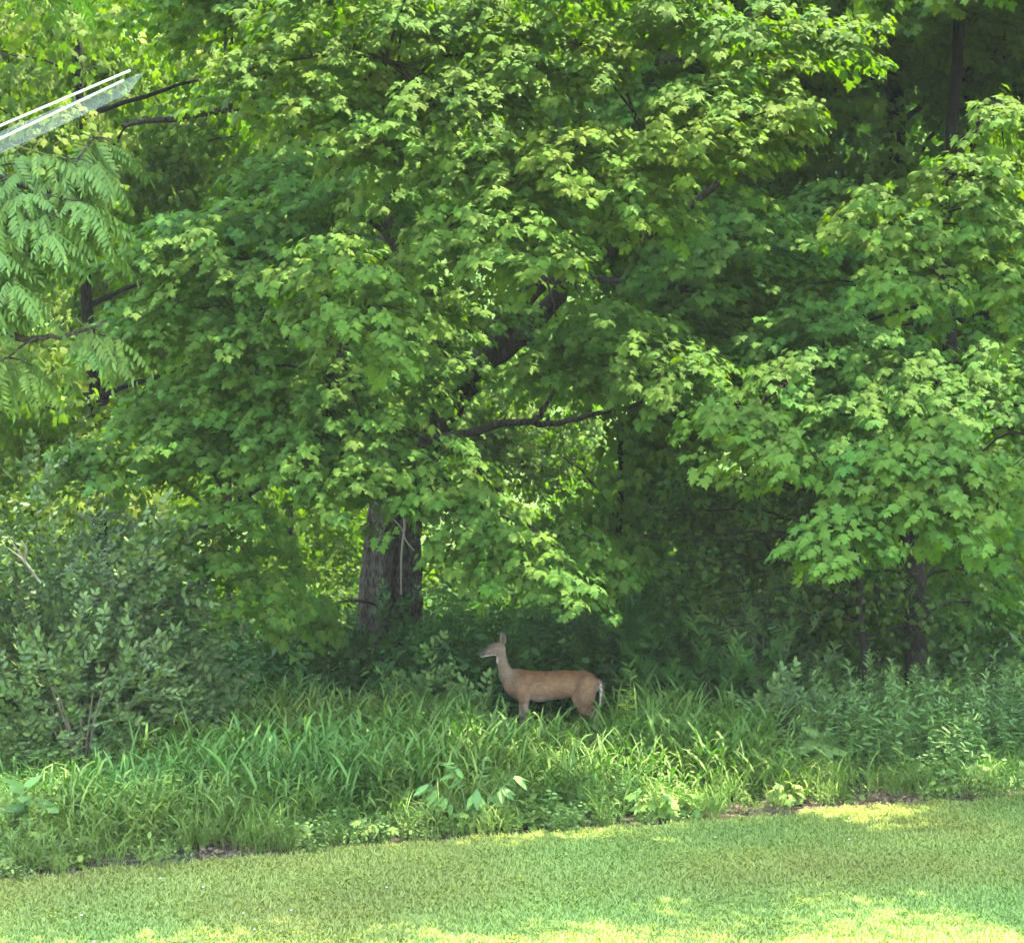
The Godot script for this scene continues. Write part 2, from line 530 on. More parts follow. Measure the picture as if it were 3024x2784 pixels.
# ---------------------------------------------------------------- the deer
# Bones are tapered capsules whose distances join smoothly; surface nets mesh the field.
func deer_bones() -> Array:
	var b := []
	var add := func(a: Vector3, c: Vector3, r0: float, r1: float) -> void: b.append([a, c, r0, r1])
	# trunk
	add.call(Vector3(0.06, 0.715, 0), Vector3(0.28, 0.685, 0), 0.150, 0.155)
	add.call(Vector3(0.28, 0.685, 0), Vector3(0.50, 0.705, 0), 0.155, 0.143)
	add.call(Vector3(0.50, 0.705, 0), Vector3(0.72, 0.715, 0), 0.143, 0.137)
	add.call(Vector3(0.0, 0.70, 0), Vector3(0.07, 0.625, 0), 0.078, 0.078)
	add.call(Vector3(0.78, 0.705, 0), Vector3(0.82, 0.70, 0), 0.112, 0.09)
	# neck and head
	add.call(Vector3(0.06, 0.77, 0), Vector3(-0.055, 0.795, 0), 0.090, 0.074)
	add.call(Vector3(-0.055, 0.795, 0), Vector3(-0.105, 0.945, 0), 0.074, 0.050)
	add.call(Vector3(-0.105, 0.945, 0), Vector3(-0.112, 1.07, 0), 0.053, 0.045)
	add.call(Vector3(-0.122, 1.098, 0), Vector3(-0.190, 1.085, 0), 0.046, 0.043)
	add.call(Vector3(-0.190, 1.080, 0), Vector3(-0.275, 1.040, 0), 0.038, 0.024)
	add.call(Vector3(-0.275, 1.040, 0), Vector3(-0.338, 1.012, 0), 0.024, 0.016)
	add.call(Vector3(-0.165, 1.035, 0), Vector3(-0.310, 0.994, 0), 0.026, 0.009)
	for s in [-1.0, 1.0]:
		var far: float = 1.0 if s < 0.0 else 0.0
		# shoulder and foreleg
		add.call(Vector3(0.065, 0.75, 0.092 * s), Vector3(0.12, 0.58, 0.098 * s), 0.080, 0.062)
		var fx := -0.045 * far
		add.call(Vector3(0.12, 0.57, 0.085 * s), Vector3(0.145 + fx, 0.40, 0.085 * s), 0.052, 0.027)
		add.call(Vector3(0.145 + fx, 0.40, 0.085 * s), Vector3(0.145 + fx, 0.275, 0.083 * s), 0.023, 0.020)
		add.call(Vector3(0.145 + fx, 0.275, 0.083 * s), Vector3(0.150 + fx, 0.085, 0.080 * s), 0.014, 0.014)
		add.call(Vector3(0.150 + fx, 0.085, 0.080 * s), Vector3(0.125 + fx, 0.02, 0.080 * s), 0.016, 0.018)
		# thigh, shank, cannon
		var hx := 0.07 * far
		add.call(Vector3(0.775, 0.71, 0.098 * s), Vector3(0.750, 0.585, 0.104 * s), 0.115, 0.098)
		add.call(Vector3(0.745, 0.585, 0.085 * s), Vector3(0.745 + hx, 0.44, 0.085 * s), 0.09, 0.052)
		add.call(Vector3(0.66, 0.56, 0.085 * s), Vector3(0.73 + hx, 0.45, 0.085 * s), 0.045, 0.045)
		add.call(Vector3(0.755 + hx, 0.44, 0.085 * s), Vector3(0.865 + hx, 0.345, 0.085 * s), 0.046, 0.024)
		add.call(Vector3(0.865 + hx, 0.345, 0.085 * s), Vector3(0.835 + hx, 0.09, 0.082 * s), 0.020, 0.014)
		add.call(Vector3(0.835 + hx, 0.09, 0.082 * s), Vector3(0.805 + hx, 0.02, 0.082 * s), 0.016, 0.018)
	return b


func deer_colour(p: Vector3) -> Color:
	var n := noise.get_noise_3d(p.x * 120.0, p.y * 260.0, p.z * 160.0)
	var back := Color(0.115, 0.060, 0.028)
	var flank := Color(0.172, 0.110, 0.064)
	var pale := Color(0.33, 0.29, 0.23)
	var grey := Color(0.150, 0.115, 0.078)
	var c := flank.lerp(back, smoothstep(0.68, 0.84, p.y + 0.04 * n))
	c = c.lerp(pale, (1.0 - smoothstep(0.53, 0.61, p.y + 0.02 * n)) * smoothstep(0.12, 0.25, p.x) * (1.0 - smoothstep(0.58, 0.66, p.x)) * 0.85)
	c = c.lerp(Color(0.22, 0.165, 0.115), (1.0 - smoothstep(0.45, 0.58, p.y)) * (1.0 - smoothstep(0.2, 0.3, p.x)))
	c = c.lerp(grey, (1.0 - smoothstep(-0.03, 0.10, p.x - 0.2 * (p.y - 0.8))) * smoothstep(0.66, 0.80, p.y))
	if p.x > 0.855 and p.y < 0.70 and p.y > 0.50: c = c.lerp(Color(0.45, 0.40, 0.33), smoothstep(0.855, 0.89, p.x) * 0.6)
	if p.y > 0.96 and p.x < -0.06:
		var along := clampf((-p.x - 0.17) / 0.17, 0.0, 1.0)
		var top := p.y - (1.075 - along * 0.065)
		c = Color(0.165, 0.130, 0.095)
		c = c.lerp(Color(0.085, 0.060, 0.045), smoothstep(0.005, 0.03, top) * (0.5 + 0.5 * along))
		c = c.lerp(Color(0.06, 0.05, 0.045), smoothstep(0.40, 0.8, along) * 0.9)
		var under := p.y - (1.042 - along * 0.045)
		if p.x < -0.16: c = c.lerp(Color(0.62, 0.58, 0.52), 1.0 - smoothstep(-0.038, -0.022, under))
		if p.x < -0.16 and p.y < 1.018 - 0.022 * along: c = Color(0.60, 0.57, 0.51)
	if p.x < -0.14 and p.y < 0.985 and p.y > 0.93: c = c.lerp(Color(0.48, 0.44, 0.38), 0.5)
	return c * (1.0 + 0.22 * n + 0.30 * noise.get_noise_3d(p.x * 900.0, p.y * 2600.0, p.z * 900.0) + 0.2 * noise.get_noise_2d(p.x * 420.0, p.y * 240.0 + 70.0))


func make_deer(at: Vector3) -> void:
	var o := thing("deer", "brown doe standing side on in the tall grass with her head raised", "deer", at)
	var cell := 0.009
	var lo := Vector3(-0.42, -0.02, -0.27)
	var dim := Vector3i(158, 138, 60)
	var k := 95.0
	var grid := PackedFloat32Array()
	grid.resize(dim.x * dim.y * dim.z)
	for bone in deer_bones():
		var a: Vector3 = bone[0]
		var c: Vector3 = bone[1]
		var r0: float = bone[2]
		var r1: float = bone[3]
		var m: float = maxf(r0, r1) + 0.06
		var i0 := Vector3i(((a.min(c) - Vector3(m, m, m) - lo) / cell).floor()).clamp(Vector3i.ZERO, dim - Vector3i.ONE)
		var i1 := Vector3i(((a.max(c) + Vector3(m, m, m) - lo) / cell).ceil()).clamp(Vector3i.ZERO, dim - Vector3i.ONE)
		var ac := c - a
		var inv := 1.0 / maxf(ac.length_squared(), 1e-9)
		var squash: float = 1.14 if r0 > 0.1 and absf(a.z) < 0.001 else 1.0
		for z in range(i0.z, i1.z + 1):
			for y in range(i0.y, i1.y + 1):
				var row := (z * dim.y + y) * dim.x
				for x in range(i0.x, i1.x + 1):
					var p := lo + Vector3(x, y, z) * cell
					p.z *= squash
					var q := p - a
					var f := clampf(q.dot(ac) * inv, 0.0, 1.0)
					var d := (q - ac * f).length() - lerpf(r0, r1, f)
					if d < 0.06: grid[row + x] += exp(-k * maxf(d, -0.09))
	var st := SurfaceTool.new()
	st.begin(Mesh.PRIMITIVE_TRIANGLES)
	var index := {}
	var count := 0
	var dx := 1
	var dy := dim.x
	var dz := dim.x * dim.y
	var g := func(i: int) -> float: return -log(maxf(grid[i], 1e-6))
	for z in range(1, dim.z - 2):
		for y in range(1, dim.y - 2):
			for x in range(1, dim.x - 2):
				var i := z * dz + y * dy + x
				var inside := 0
				for e in [0, dx, dy, dx + dy, dz, dz + dx, dz + dy, dz + dx + dy]:
					if grid[i + e] > 1.0: inside += 1
				if inside == 0 or inside == 8: continue
				var sum := Vector3.ZERO
				var n := 0
				for e in [[0, 1, 0], [2, 3, 0], [4, 5, 0], [6, 7, 0], [0, 2, 1], [1, 3, 1], [4, 6, 1], [5, 7, 1], [0, 4, 2], [1, 5, 2], [2, 6, 2], [3, 7, 2]]:
					var pa := Vector3(e[0] & 1, (e[0] >> 1) & 1, (e[0] >> 2) & 1)
					var pb := Vector3(e[1] & 1, (e[1] >> 1) & 1, (e[1] >> 2) & 1)
					var va: float = g.call(i + int(pa.x) * dx + int(pa.y) * dy + int(pa.z) * dz)
					var vb: float = g.call(i + int(pb.x) * dx + int(pb.y) * dy + int(pb.z) * dz)
					if (va < 0.0) != (vb < 0.0):
						sum += pa.lerp(pb, va / (va - vb))
						n += 1
				var v := lo + (Vector3(x, y, z) + sum / n) * cell
				st.set_color(deer_colour(v))
				var gx: float = g.call(i + dx) - g.call(i - dx)
				var gy: float = g.call(i + dy) - g.call(i - dy)
				var gz: float = g.call(i + dz) - g.call(i - dz)
				st.set_normal((Vector3(gx, gy, gz).normalized() + Vector3(0.0001, 0, 0)).normalized())
				st.add_vertex(v)
				index[i] = count
				count += 1
	for i in index:
		for ax in [[dx, dy, dz], [dy, dz, dx], [dz, dx, dy]]:
			var a: bool = grid[i] > 1.0
			var b: bool = grid[i + ax[0]] > 1.0
			if a == b: continue
			var q := [i, i - ax[1], i - ax[1] - ax[2], i - ax[2]]
			if not (index.has(q[1]) and index.has(q[2]) and index.has(q[3])): continue
			var w := [index[q[0]], index[q[1]], index[q[2]], index[q[3]]]
			for t in ([0, 2, 1, 0, 3, 2] if a else [0, 1, 2, 0, 2, 3]):
				st.add_index(w[t])
	part("body", st.commit(), M.fur, o)
	# ears: cupped leaves of hide
	for e in [[Vector3(-0.100, 1.130, 0.035), Vector3(0.022, 0.118, 0.045), Vector3(-0.45, 0.15, 1.0)], [Vector3(-0.098, 1.130, -0.035), Vector3(-0.01, 0.110, -0.08), Vector3(-0.8, 0.1, -0.6)]]:
		var ear := SurfaceTool.new()
		ear.begin(Mesh.PRIMITIVE_TRIANGLES)
		var up: Vector3 = e[1]
		var opens: Vector3 = (e[2] - up.normalized() * e[2].dot(up.normalized())).normalized()
		var side := up.normalized().cross(opens)
		var rows := []
		for i in 9:
			var f := i / 8.0
			var w := 0.034 * sin(PI * pow(clampf(f * 0.93 + 0.1, 0, 1), 0.8)) + 0.004
			var row := []
			for j in 7:
				var s := (j - 3) / 3.0
				row.append(e[0] + up * f + side * s * w - opens * (0.020 * (1.0 - s * s) * (1.0 - f * 0.6)))
			rows.append(row)
		for i in 8:
			for j in 6:
				for q in [[i, j], [i + 1, j], [i, j + 1], [i, j + 1], [i + 1, j], [i + 1, j + 1]]:
					var rim: bool = q[1] == 0 or q[1] == 6
					ear.set_color(Color(0.34, 0.30, 0.25) if rim else Color(0.12, 0.095, 0.075))
					ear.add_vertex(rows[q[0]][q[1]])
		ear.generate_normals()
		part("ear", ear.commit(), M.fur, o)
	# tail, brown above and white along the edges
	var tail := SurfaceTool.new()
	tail.begin(Mesh.PRIMITIVE_TRIANGLES)
	var tp := smooth_path([Vector3(0.850, 0.775, 0), Vector3(0.905, 0.735, 0.0), Vector3(0.922, 0.64, 0.0), Vector3(0.918, 0.54, 0.0), Vector3(0.905, 0.46, 0)], 5)
	var sides := 12
	for i in tp.size() - 1:
		for j in sides:
			for q in [[i, j], [i + 1, j], [i, j + 1], [i, j + 1], [i + 1, j], [i + 1, j + 1]]:
				var f: float = float(q[0]) / (tp.size() - 1)
				var a: float = TAU * q[1] / sides
				var w := (0.016 + 0.022 * sin(PI * pow(f, 0.7))) * (1.0 if f < 0.97 else 0.4) * (1.0 + 0.35 * noise.get_noise_2d(f * 700.0, a * 60.0))
				var outer := cos(a)
				var col := Color(0.55, 0.55, 0.53) if outer < -0.1 + 0.3 * noise.get_noise_2d(f * 900.0, 30.0) and f > 0.15 else Color(0.17, 0.10, 0.06)
				tail.set_color(col)
				tail.add_vertex(tp[q[0]] + Vector3(cos(a) * w * 0.62, sin(a) * w * 0.1, sin(a) * w))
	tail.generate_normals()
	part("tail", tail.commit(), M.fur, o)
	var ball := SphereMesh.new()
	ball.radius = 0.5
	ball.height = 1.0
	ball.radial_segments = 16
	ball.rings = 8
	for s in [-1.0, 1.0]:
		var eye := part("eye", ball, M.eye_black, o)
		eye.position = Vector3(-0.190, 1.103, 0.041 * s)
		eye.scale = Vector3(0.034, 0.024, 0.018)
	var nose := part("nose", ball, M.nose_black, o)
	nose.position = Vector3(-0.350, 1.018, 0)
	nose.scale = Vector3(0.024, 0.026, 0.034)
	nose.rotation.z = 0.4


# ---------------------------------------------------------------- grasses and weeds
func blade(st: SurfaceTool, at: Vector3, dir: Vector3, length: float, width: float, droop: float, c: Color, seg := 4, roll := 0.5) -> void:
	var flat := Vector3(dir.x, 0, dir.z)
	flat = flat.normalized() if flat.length() > 0.01 else Vector3.RIGHT
	var d := dir.normalized()
	var side := flat.cross(Vector3.UP).rotated(d, rf(-roll, roll))
	var p := at
	var prev := []
	for i in seg + 1:
		var f := float(i) / seg
		var w := width * 0.5 * sin(PI * pow(f * 0.94 + 0.06, 0.75))
		var row := [p - side * w, p + side * w] if i < seg else [p, p]
		if i > 0:
			var n := side.cross(p - (prev[0] + prev[1]) * 0.5).normalized()
			if n.y < 0: n = -n
			var vs := [prev[0], row[0], prev[1], prev[1], row[0], row[1]] if i < seg else [prev[0], p, prev[1]]
			for v in vs:
				st.set_color(c)
				st.set_normal((n + Vector3(0, 0.35, 0)).normalized())
				st.add_vertex(v)
		prev = row
		p += d * length / seg
		d = (d + Vector3(0, -droop / seg, 0)).normalized()


func grass_clump(stems: int, h: float, leaf_l: float, leaf_w: float, spread: float) -> ArrayMesh:
	var st := SurfaceTool.new()
	st.begin(Mesh.PRIMITIVE_TRIANGLES)
	for i in stems:
		var a := rf(0, TAU)
		var r := sqrt(rf(0, 1)) * spread
		var base := Vector3(cos(a) * r, 0, sin(a) * r)
		var lean := Vector3(cos(a) * rf(0.0, 0.25), 1, sin(a) * rf(0.0, 0.25)) + Vector3(rf(-0.1, 0.1), 0, rf(-0.1, 0.1))
		var hh := h * rf(0.6, 1.1)
		tube(st, [base, base + lean * hh * 0.9], [0.0025, 0.0015], 3, Color(0.75, 0.85, 0.8))
		var turn := rf(0, TAU)
		var nl := int(rf(4, 7))
		for k in nl:
			var f := 0.15 + 0.85 * (k + rf(0, 0.6)) / nl
			turn += 2.6 + rf(-0.4, 0.4)
			var s := rf(0.7, 1.0)
			blade(st, base + lean * hh * f * 0.9, Vector3(cos(turn), rf(0.7, 1.6) + f * 0.4, sin(turn)), leaf_l * rf(0.65, 1.15), leaf_w * rf(0.7, 1.15), rf(0.8, 2.8), Color(s, s * rf(0.92, 1.0), s * rf(0.8, 1.0)))
	return st.commit()


func lawn_tuft(n: int, h: float, spread: float) -> ArrayMesh:
	var st := SurfaceTool.new()
	st.begin(Mesh.PRIMITIVE_TRIANGLES)
	for i in n:
		var a := rf(0, TAU)
		var s := rf(0.82, 1.0)
		blade(st, Vector3(rf(-spread, spread), 0, rf(-spread, spread)), Vector3(cos(a) * rf(0.2, 1.2), 1, sin(a) * rf(0.2, 1.2)), h * rf(0.5, 1.2), rf(0.004, 0.0065), rf(0.3, 1.4), Color(s, s * rf(0.93, 1.0), s), 2)
	return st.commit()


func leafy_clump(kind: String, stems: int, h: float, size: float, spread: float, per: int) -> ArrayMesh:
	var st := SurfaceTool.new()
	st.begin(Mesh.PRIMITIVE_TRIANGLES)
	for i in stems:
		var a := rf(0, TAU)
		var r := sqrt(rf(0, 1)) * spread
		var base := Vector3(cos(a) * r, 0, sin(a) * r)
		var tip := base + Vector3(rf(-0.25, 0.25) * h, h * rf(0.5, 1.1), rf(-0.25, 0.25) * h)
		tube(st, [base, tip], [0.002, 0.0012], 3, Color(0.9, 0.8, 0.7))
		for k in per:
			var f := 0.2 + 0.8 * (k + 1.0) / per
			var b := rf(0, TAU)
			st.append_from(LEAF[kind][rng.randi() % 4], 0, face(Vector3(cos(b), rf(-0.6, 0.4), sin(b)), Vector3.UP + rv(0.8), base.lerp(tip, f), size * rf(0.6, 1.15)))
	return st.commit()


func edge_z(x: float) -> float:
	return -15.38 - 0.421 * x + 0.20 * noise.get_noise_2d(x * 28.0, 7.0) + 0.13 * noise.get_noise_2d(x * 130.0, 27.0) + 0.07 * noise.get_noise_2d(x * 420.0, 57.0)


func cover(called: String, label: String, category: String, mesh: Mesh, m: String, n: int, lo: Vector2, hi: Vector2, test: Callable, tint: Color, s0: float, s1: float, parent: Node = null, tilt := 0.12) -> Node:
	var xs := []
	var cs := []
	for i in n:
		var x := rf(lo.x, hi.x)
		var z := rf(lo.y, hi.y)
		var d: float = test.call(x, edge_z(x) - z, z)
		if rf(0, 1) > d: continue
		var b := 1.0 + 0.22 * noise.get_noise_2d(x * 25.0, z * 25.0 + 90.0) + rf(-0.12, 0.12)
		var yel := 1.0 + 0.35 * noise.get_noise_2d(x * 12.0 + 300.0, z * 12.0)
		var s := rf(s0, s1) * (0.75 + 0.5 * minf(1.0, d))
		if z < -17.9 and x > -0.45 and x < 1.25 and called == "grass_clump": s *= 0.86
		xs.append(Transform3D((Basis(Vector3.UP, rf(0, TAU)) * Basis(Vector3.RIGHT, rf(-tilt, tilt))).scaled(Vector3(s, s * rf(0.85, 1.15), s)), Vector3(x, 0.0, z)))
		cs.append(Color(tint.r * b * yel, tint.g * b, tint.b * b))
	var o := many(called, mesh, M[m], xs, cs, self if parent == null else parent)
	if parent == null: tag(o, label, category)
	return o


func stalk(h: float) -> Node3D:
	var o := Node3D.new()
	var st := SurfaceTool.new()
	st.begin(Mesh.PRIMITIVE_TRIANGLES)
	var lean := rv(0.05)
	var p := [Vector3.ZERO, Vector3(lean.x, h * 0.5, lean.z), Vector3(lean.x * 2.5, h, lean.z * 2.5)]
	tube(st, p, [0.0045, 0.0035, 0.0015], 5)
	part("stem", st.commit(), M.green_stem, o)
	st = SurfaceTool.new()
	st.begin(Mesh.PRIMITIVE_TRIANGLES)
	var a := 0.0
	for i in 38:
		var f := 0.15 + 0.85 * i / 37.0
		a += 2.4
		var q := Vector3(lean.x * 2.5 * f, h * f, lean.z * 2.5 * f)
		var s := rf(0.75, 1.0)
		blade(st, q, Vector3(cos(a), lerpf(0.6, 1.8, pow(f, 4.0)) + rf(-0.2, 0.3), sin(a)), rf(0.12, 0.17) * (1.0 - 0.3 * f), rf(0.026, 0.036), rf(1.0, 2.4), Color(s, s, s), 4, 0.9)
	part("foliage", st.commit(), M.weed_leaf, o)
	return o


# ---------------------------------------------------------------- the place
func _ready() -> void:
	# camera, sky, sun, exposure
	var cam := Camera3D.new()
	cam.name = "camera"
	add_child(cam)
	cam.position = Vector3(0, 2.9, 0)
	cam.fov = 27.3
	cam.far = 400.0
	cam.near = 0.1
	cam.current = true
	var we := WorldEnvironment.new()
	we.name = "surroundings"
	var env := Environment.new()
	env.background_mode = Environment.BG_SKY
	var sky := Sky.new()
	var sm := ProceduralSkyMaterial.new()
	sm.sky_top_color = Color(0.60, 0.71, 0.84)
	sm.sky_horizon_color = Color(0.93, 0.95, 0.96)
	sm.sky_curve = 0.20
	sm.ground_bottom_color = Color(0.25, 0.32, 0.18)
	sm.ground_horizon_color = Color(0.45, 0.52, 0.38)
	sm.energy_multiplier = 1.3
	sky.sky_material = sm
	env.sky = sky
	env.tonemap_mode = Environment.TONE_MAPPER_LINEAR
	env.tonemap_exposure = 10.2
	env.fog_enabled = true
	env.fog_density = 0.00028
	env.fog_light_color = Color(0.90, 0.93, 0.90)
	env.sdfgi_enabled = true
	env.ssao_enabled = true
	env.ssil_enabled = true
	we.environment = env
	add_child(we)
	var sun := DirectionalLight3D.new()
	sun.name = "sun"
	sun.light_color = Color(1.0, 0.95, 0.86)
	sun.light_energy = 1.2
	sun.light_angular_distance = 0.5
	sun.shadow_enabled = true
	sun.rotation_degrees = Vector3(-68, 118, 0)
	add_child(sun)

	rng.seed = 20240611
	noise.noise_type = FastNoiseLite.TYPE_SIMPLEX_SMOOTH
	noise.frequency = 0.02
	noise.fractal_octaves = 2
	noise.seed = 5
	make_materials()
	make_leaves()
	ground()
	big_maple()
	right_maple()
	other_trees()
	shrubs()
	make_deer(Vector3(0.0, 0.0, -20.0))
	weeds()
	reflected_streaks()


func ground() -> void:
	var g := PlaneMesh.new()
	g.size = Vector2(240, 240)
	var o := part("ground", g, M.forest_floor, self, "structure")
	o.position = Vector3(0, 0, -60)
	tag(o, "dark forest floor of soil and old leaves under the trees", "ground")
	var st := SurfaceTool.new()
	st.begin(Mesh.PRIMITIVE_TRIANGLES)
	for i in 120:
		var xs := [-15.0 + 0.25 * i, -15.0 + 0.25 * (i + 1)]
		for q in [[0, 8.0], [0, -1.0], [1, 8.0], [1, 8.0], [0, -1.0], [1, -1.0]]:
			var x: float = xs[q[0]]
			st.set_normal(Vector3.UP)
			st.add_vertex(Vector3(x, 0.004, q[1] if q[1] > 0 else edge_z(x)))
	var backdrop_hill := SurfaceTool.new()  # added slope, a bright green backdrop to glow through the gaps
	backdrop_hill.begin(Mesh.PRIMITIVE_TRIANGLES)
	for i in 60:
		for k in 24:
			for q in [[0, 0], [0, 1], [1, 0], [1, 0], [0, 1], [1, 1]]:
				var x: float = -90.0 + 3.0 * (i + q[0])
				var f: float = (k + q[1]) / 24.0
				backdrop_hill.add_vertex(Vector3(x, 28.0 * smoothstep(0.0, 1.0, f) + 1.8 * f * noise.get_noise_2d(x * 6.0, f * 90.0) - 0.05, -44.0 - 60.0 * f))
	backdrop_hill.generate_normals()
	tag(part("backdrop_hill", backdrop_hill.commit(), M.meadow, self, "structure"), "added sunlit meadow slope beyond the far wood, a bright backdrop to its gaps", "backdrop_hill")
	var l := part("lawn", st.commit(), M.lawn_turf, self, "structure")
	tag(l, "mown lawn in front of the woodland edge", "lawn")


func big_maple() -> void:
	var t := new_tree("maple_tree", "big maple behind the deer with a thick grey trunk leaning right", Vector3(-1.44, 0.00, -23.00) * Vector3(1, 0, 1), ["maple_0", "maple_1", "maple_2"], "maple_leaf", "maple_bark")
	groove = Vector3(0.30, 0, 0.954)
	limb(t, "trunk", [Vector3(-1.49, -0.10, -23.00), Vector3(-1.47, 0.63, -23.00), Vector3(-1.44, 1.53, -23.00), Vector3(-1.38, 2.44, -23.00), Vector3(-1.14, 3.29, -23.00), Vector3(-0.59, 4.06, -22.80)], 0.43, 0.22, 96, 0.20)
	groove = Vector3.ZERO
	limb(t, "limb", [Vector3(-0.74, 3.85, -22.80), Vector3(-0.43, 4.14, -22.50), Vector3(-0.02, 4.68, -22.20), Vector3(0.33, 5.12, -22.00), Vector3(0.59, 5.76, -22.00), Vector3(0.69, 6.87, -22.40), Vector3(0.82, 8.44, -22.80), Vector3(0.83, 10.30, -23.00)], 0.15, 0.06, 14)
	limb(t, "limb", [Vector3(-0.59, 4.03, -22.80), Vector3(-0.14, 4.30, -22.80), Vector3(0.28, 4.65, -22.60), Vector3(0.57, 4.99, -22.40), Vector3(0.73, 5.27, -22.00), Vector3(1.20, 5.37, -21.60), Vector3(1.80, 5.68, -21.00), Vector3(2.54, 6.23, -20.30)], 0.14, 0.03, 12)
	limb(t, "limb", [Vector3(0.24, 5.05, -22.00), Vector3(0.66, 5.04, -21.50), Vector3(1.33, 4.93, -21.00), Vector3(1.81, 4.80, -20.40)], 0.055, 0.02, 8)
	limb(t, "limb", [Vector3(-1.11, 3.23, -22.90), Vector3(-0.43, 3.37, -22.40), Vector3(0.04, 3.47, -22.00), Vector3(0.33, 3.43, -21.90), Vector3(0.72, 3.49, -21.60), Vector3(1.26, 3.60, -21.20), Vector3(1.76, 3.87, -20.50)], 0.055, 0.02, 8)
	limb(t, "limb", [Vector3(0.21, 3.43, -21.90), Vector3(0.34, 3.59, -21.90), Vector3(0.44, 3.73, -22.00), Vector3(0.53, 3.97, -22.20)], 0.045, 0.012, 7)
	limb(t, "limb", [Vector3(-0.80, 3.88, -22.80), Vector3(-1.03, 4.83, -22.60), Vector3(-1.38, 5.87, -22.40), Vector3(-1.38, 6.62, -22.30), Vector3(-1.43, 7.64, -22.40), Vector3(-1.54, 9.88, -22.60)], 0.17, 0.08, 12)
	limb(t, "limb", [Vector3(-1.20, 5.29, -22.50), Vector3(-1.76, 6.05, -22.00), Vector3(-2.51, 6.88, -21.50), Vector3(-3.37, 6.80, -21.20), Vector3(-4.18, 6.60, -20.80)], 0.075, 0.025, 8)
	limb(t, "limb", [Vector3(-1.26, 5.53, -22.50), Vector3(-2.01, 5.96, -21.60), Vector3(-2.67, 5.78, -21.00), Vector3(-3.09, 5.62, -20.50)], 0.07, 0.02, 8)
	limb(t, "limb", [Vector3(-1.23, 3.17, -22.90), Vector3(-1.81, 3.85, -22.00), Vector3(-2.84, 4.68, -21.00), Vector3(-3.16, 4.74, -20.60), Vector3(-3.58, 4.62, -20.20)], 0.10, 0.03, 8)
	limb(t, "limb", [Vector3(-1.28, 2.86, -22.80), Vector3(-1.72, 3.32, -21.50), Vector3(-1.89, 3.60, -19.80), Vector3(-1.57, 4.27, -18.40)], 0.09, 0.02, 8)
	limb(t, "limb", [Vector3(-1.34, 2.44, -22.80), Vector3(-0.81, 2.87, -21.50), Vector3(-0.23, 2.71, -20.00), Vector3(0.37, 2.19, -18.60)], 0.08, 0.015, 8)
	limb(t, "limb", [Vector3(-1.40, 2.68, -22.80), Vector3(-2.06, 3.04, -21.50), Vector3(-2.54, 2.76, -20.00), Vector3(-2.84, 2.47, -18.80)], 0.08, 0.015, 8)
	limb(t, "limb", [Vector3(0.59, 5.76, -22.00), Vector3(0.69, 5.85, -20.60), Vector3(0.88, 5.87, -19.00), Vector3(1.40, 5.88, -17.90)], 0.07, 0.02, 8)
	limb(t, "limb", [Vector3(-1.38, 6.62, -22.30), Vector3(-1.10, 6.70, -20.50), Vector3(-0.85, 6.54, -18.60), Vector3(-1.13, 6.62, -17.60)], 0.07, 0.02, 8)
	limb(t, "limb", [Vector3(0.69, 7.48, -22.50), Vector3(1.60, 7.24, -20.50), Vector3(2.32, 7.10, -18.50)], 0.07, 0.02, 8)
	limb(t, "limb", [Vector3(0.84, 5.34, -21.90), Vector3(0.40, 5.29, -20.00), Vector3(-0.02, 5.18, -18.30)], 0.06, 0.02, 8)
	# bark seam with its pale vine, a part of the trunk's look
	var st := SurfaceTool.new()
	st.begin(Mesh.PRIMITIVE_TRIANGLES)
	var loc := []
	for q in smooth_path([Vector3(-1.29, 1.47, -22.58), Vector3(-1.29, 1.86, -22.57), Vector3(-1.27, 2.09, -22.57), Vector3(-1.25, 2.27, -22.58), Vector3(-1.26, 2.42, -22.57)], 4): loc.append(q - t.at)
	var rr := []
	for i in loc.size(): rr.append(0.007 + 0.010 * i / loc.size())
	tube(st, loc, rr, 6, Color.WHITE, 0.3)
	st.generate_normals()
	part("split_wood", st.commit(), M.dead_wood, t.node)
	st = SurfaceTool.new()
	st.begin(Mesh.PRIMITIVE_TRIANGLES)
	loc = []
	for q in smooth_path([Vector3(-1.59, 2.54, -22.50), Vector3(-1.41, 2.38, -22.50), Vector3(-1.28, 2.24, -22.50), Vector3(-1.23, 2.10, -22.50), Vector3(-1.13, 1.98, -22.50)], 4): loc.append(q - t.at)
	rr = []
	for i in loc.size(): rr.append(0.008)
	tube(st, loc, rr, 5)
	part("dangling_twig", st.commit(), M.dead_wood, t.node)
	# boughs that reach out into the light
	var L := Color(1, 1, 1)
	var Y := Color(1.12, 1.02, 0.85)
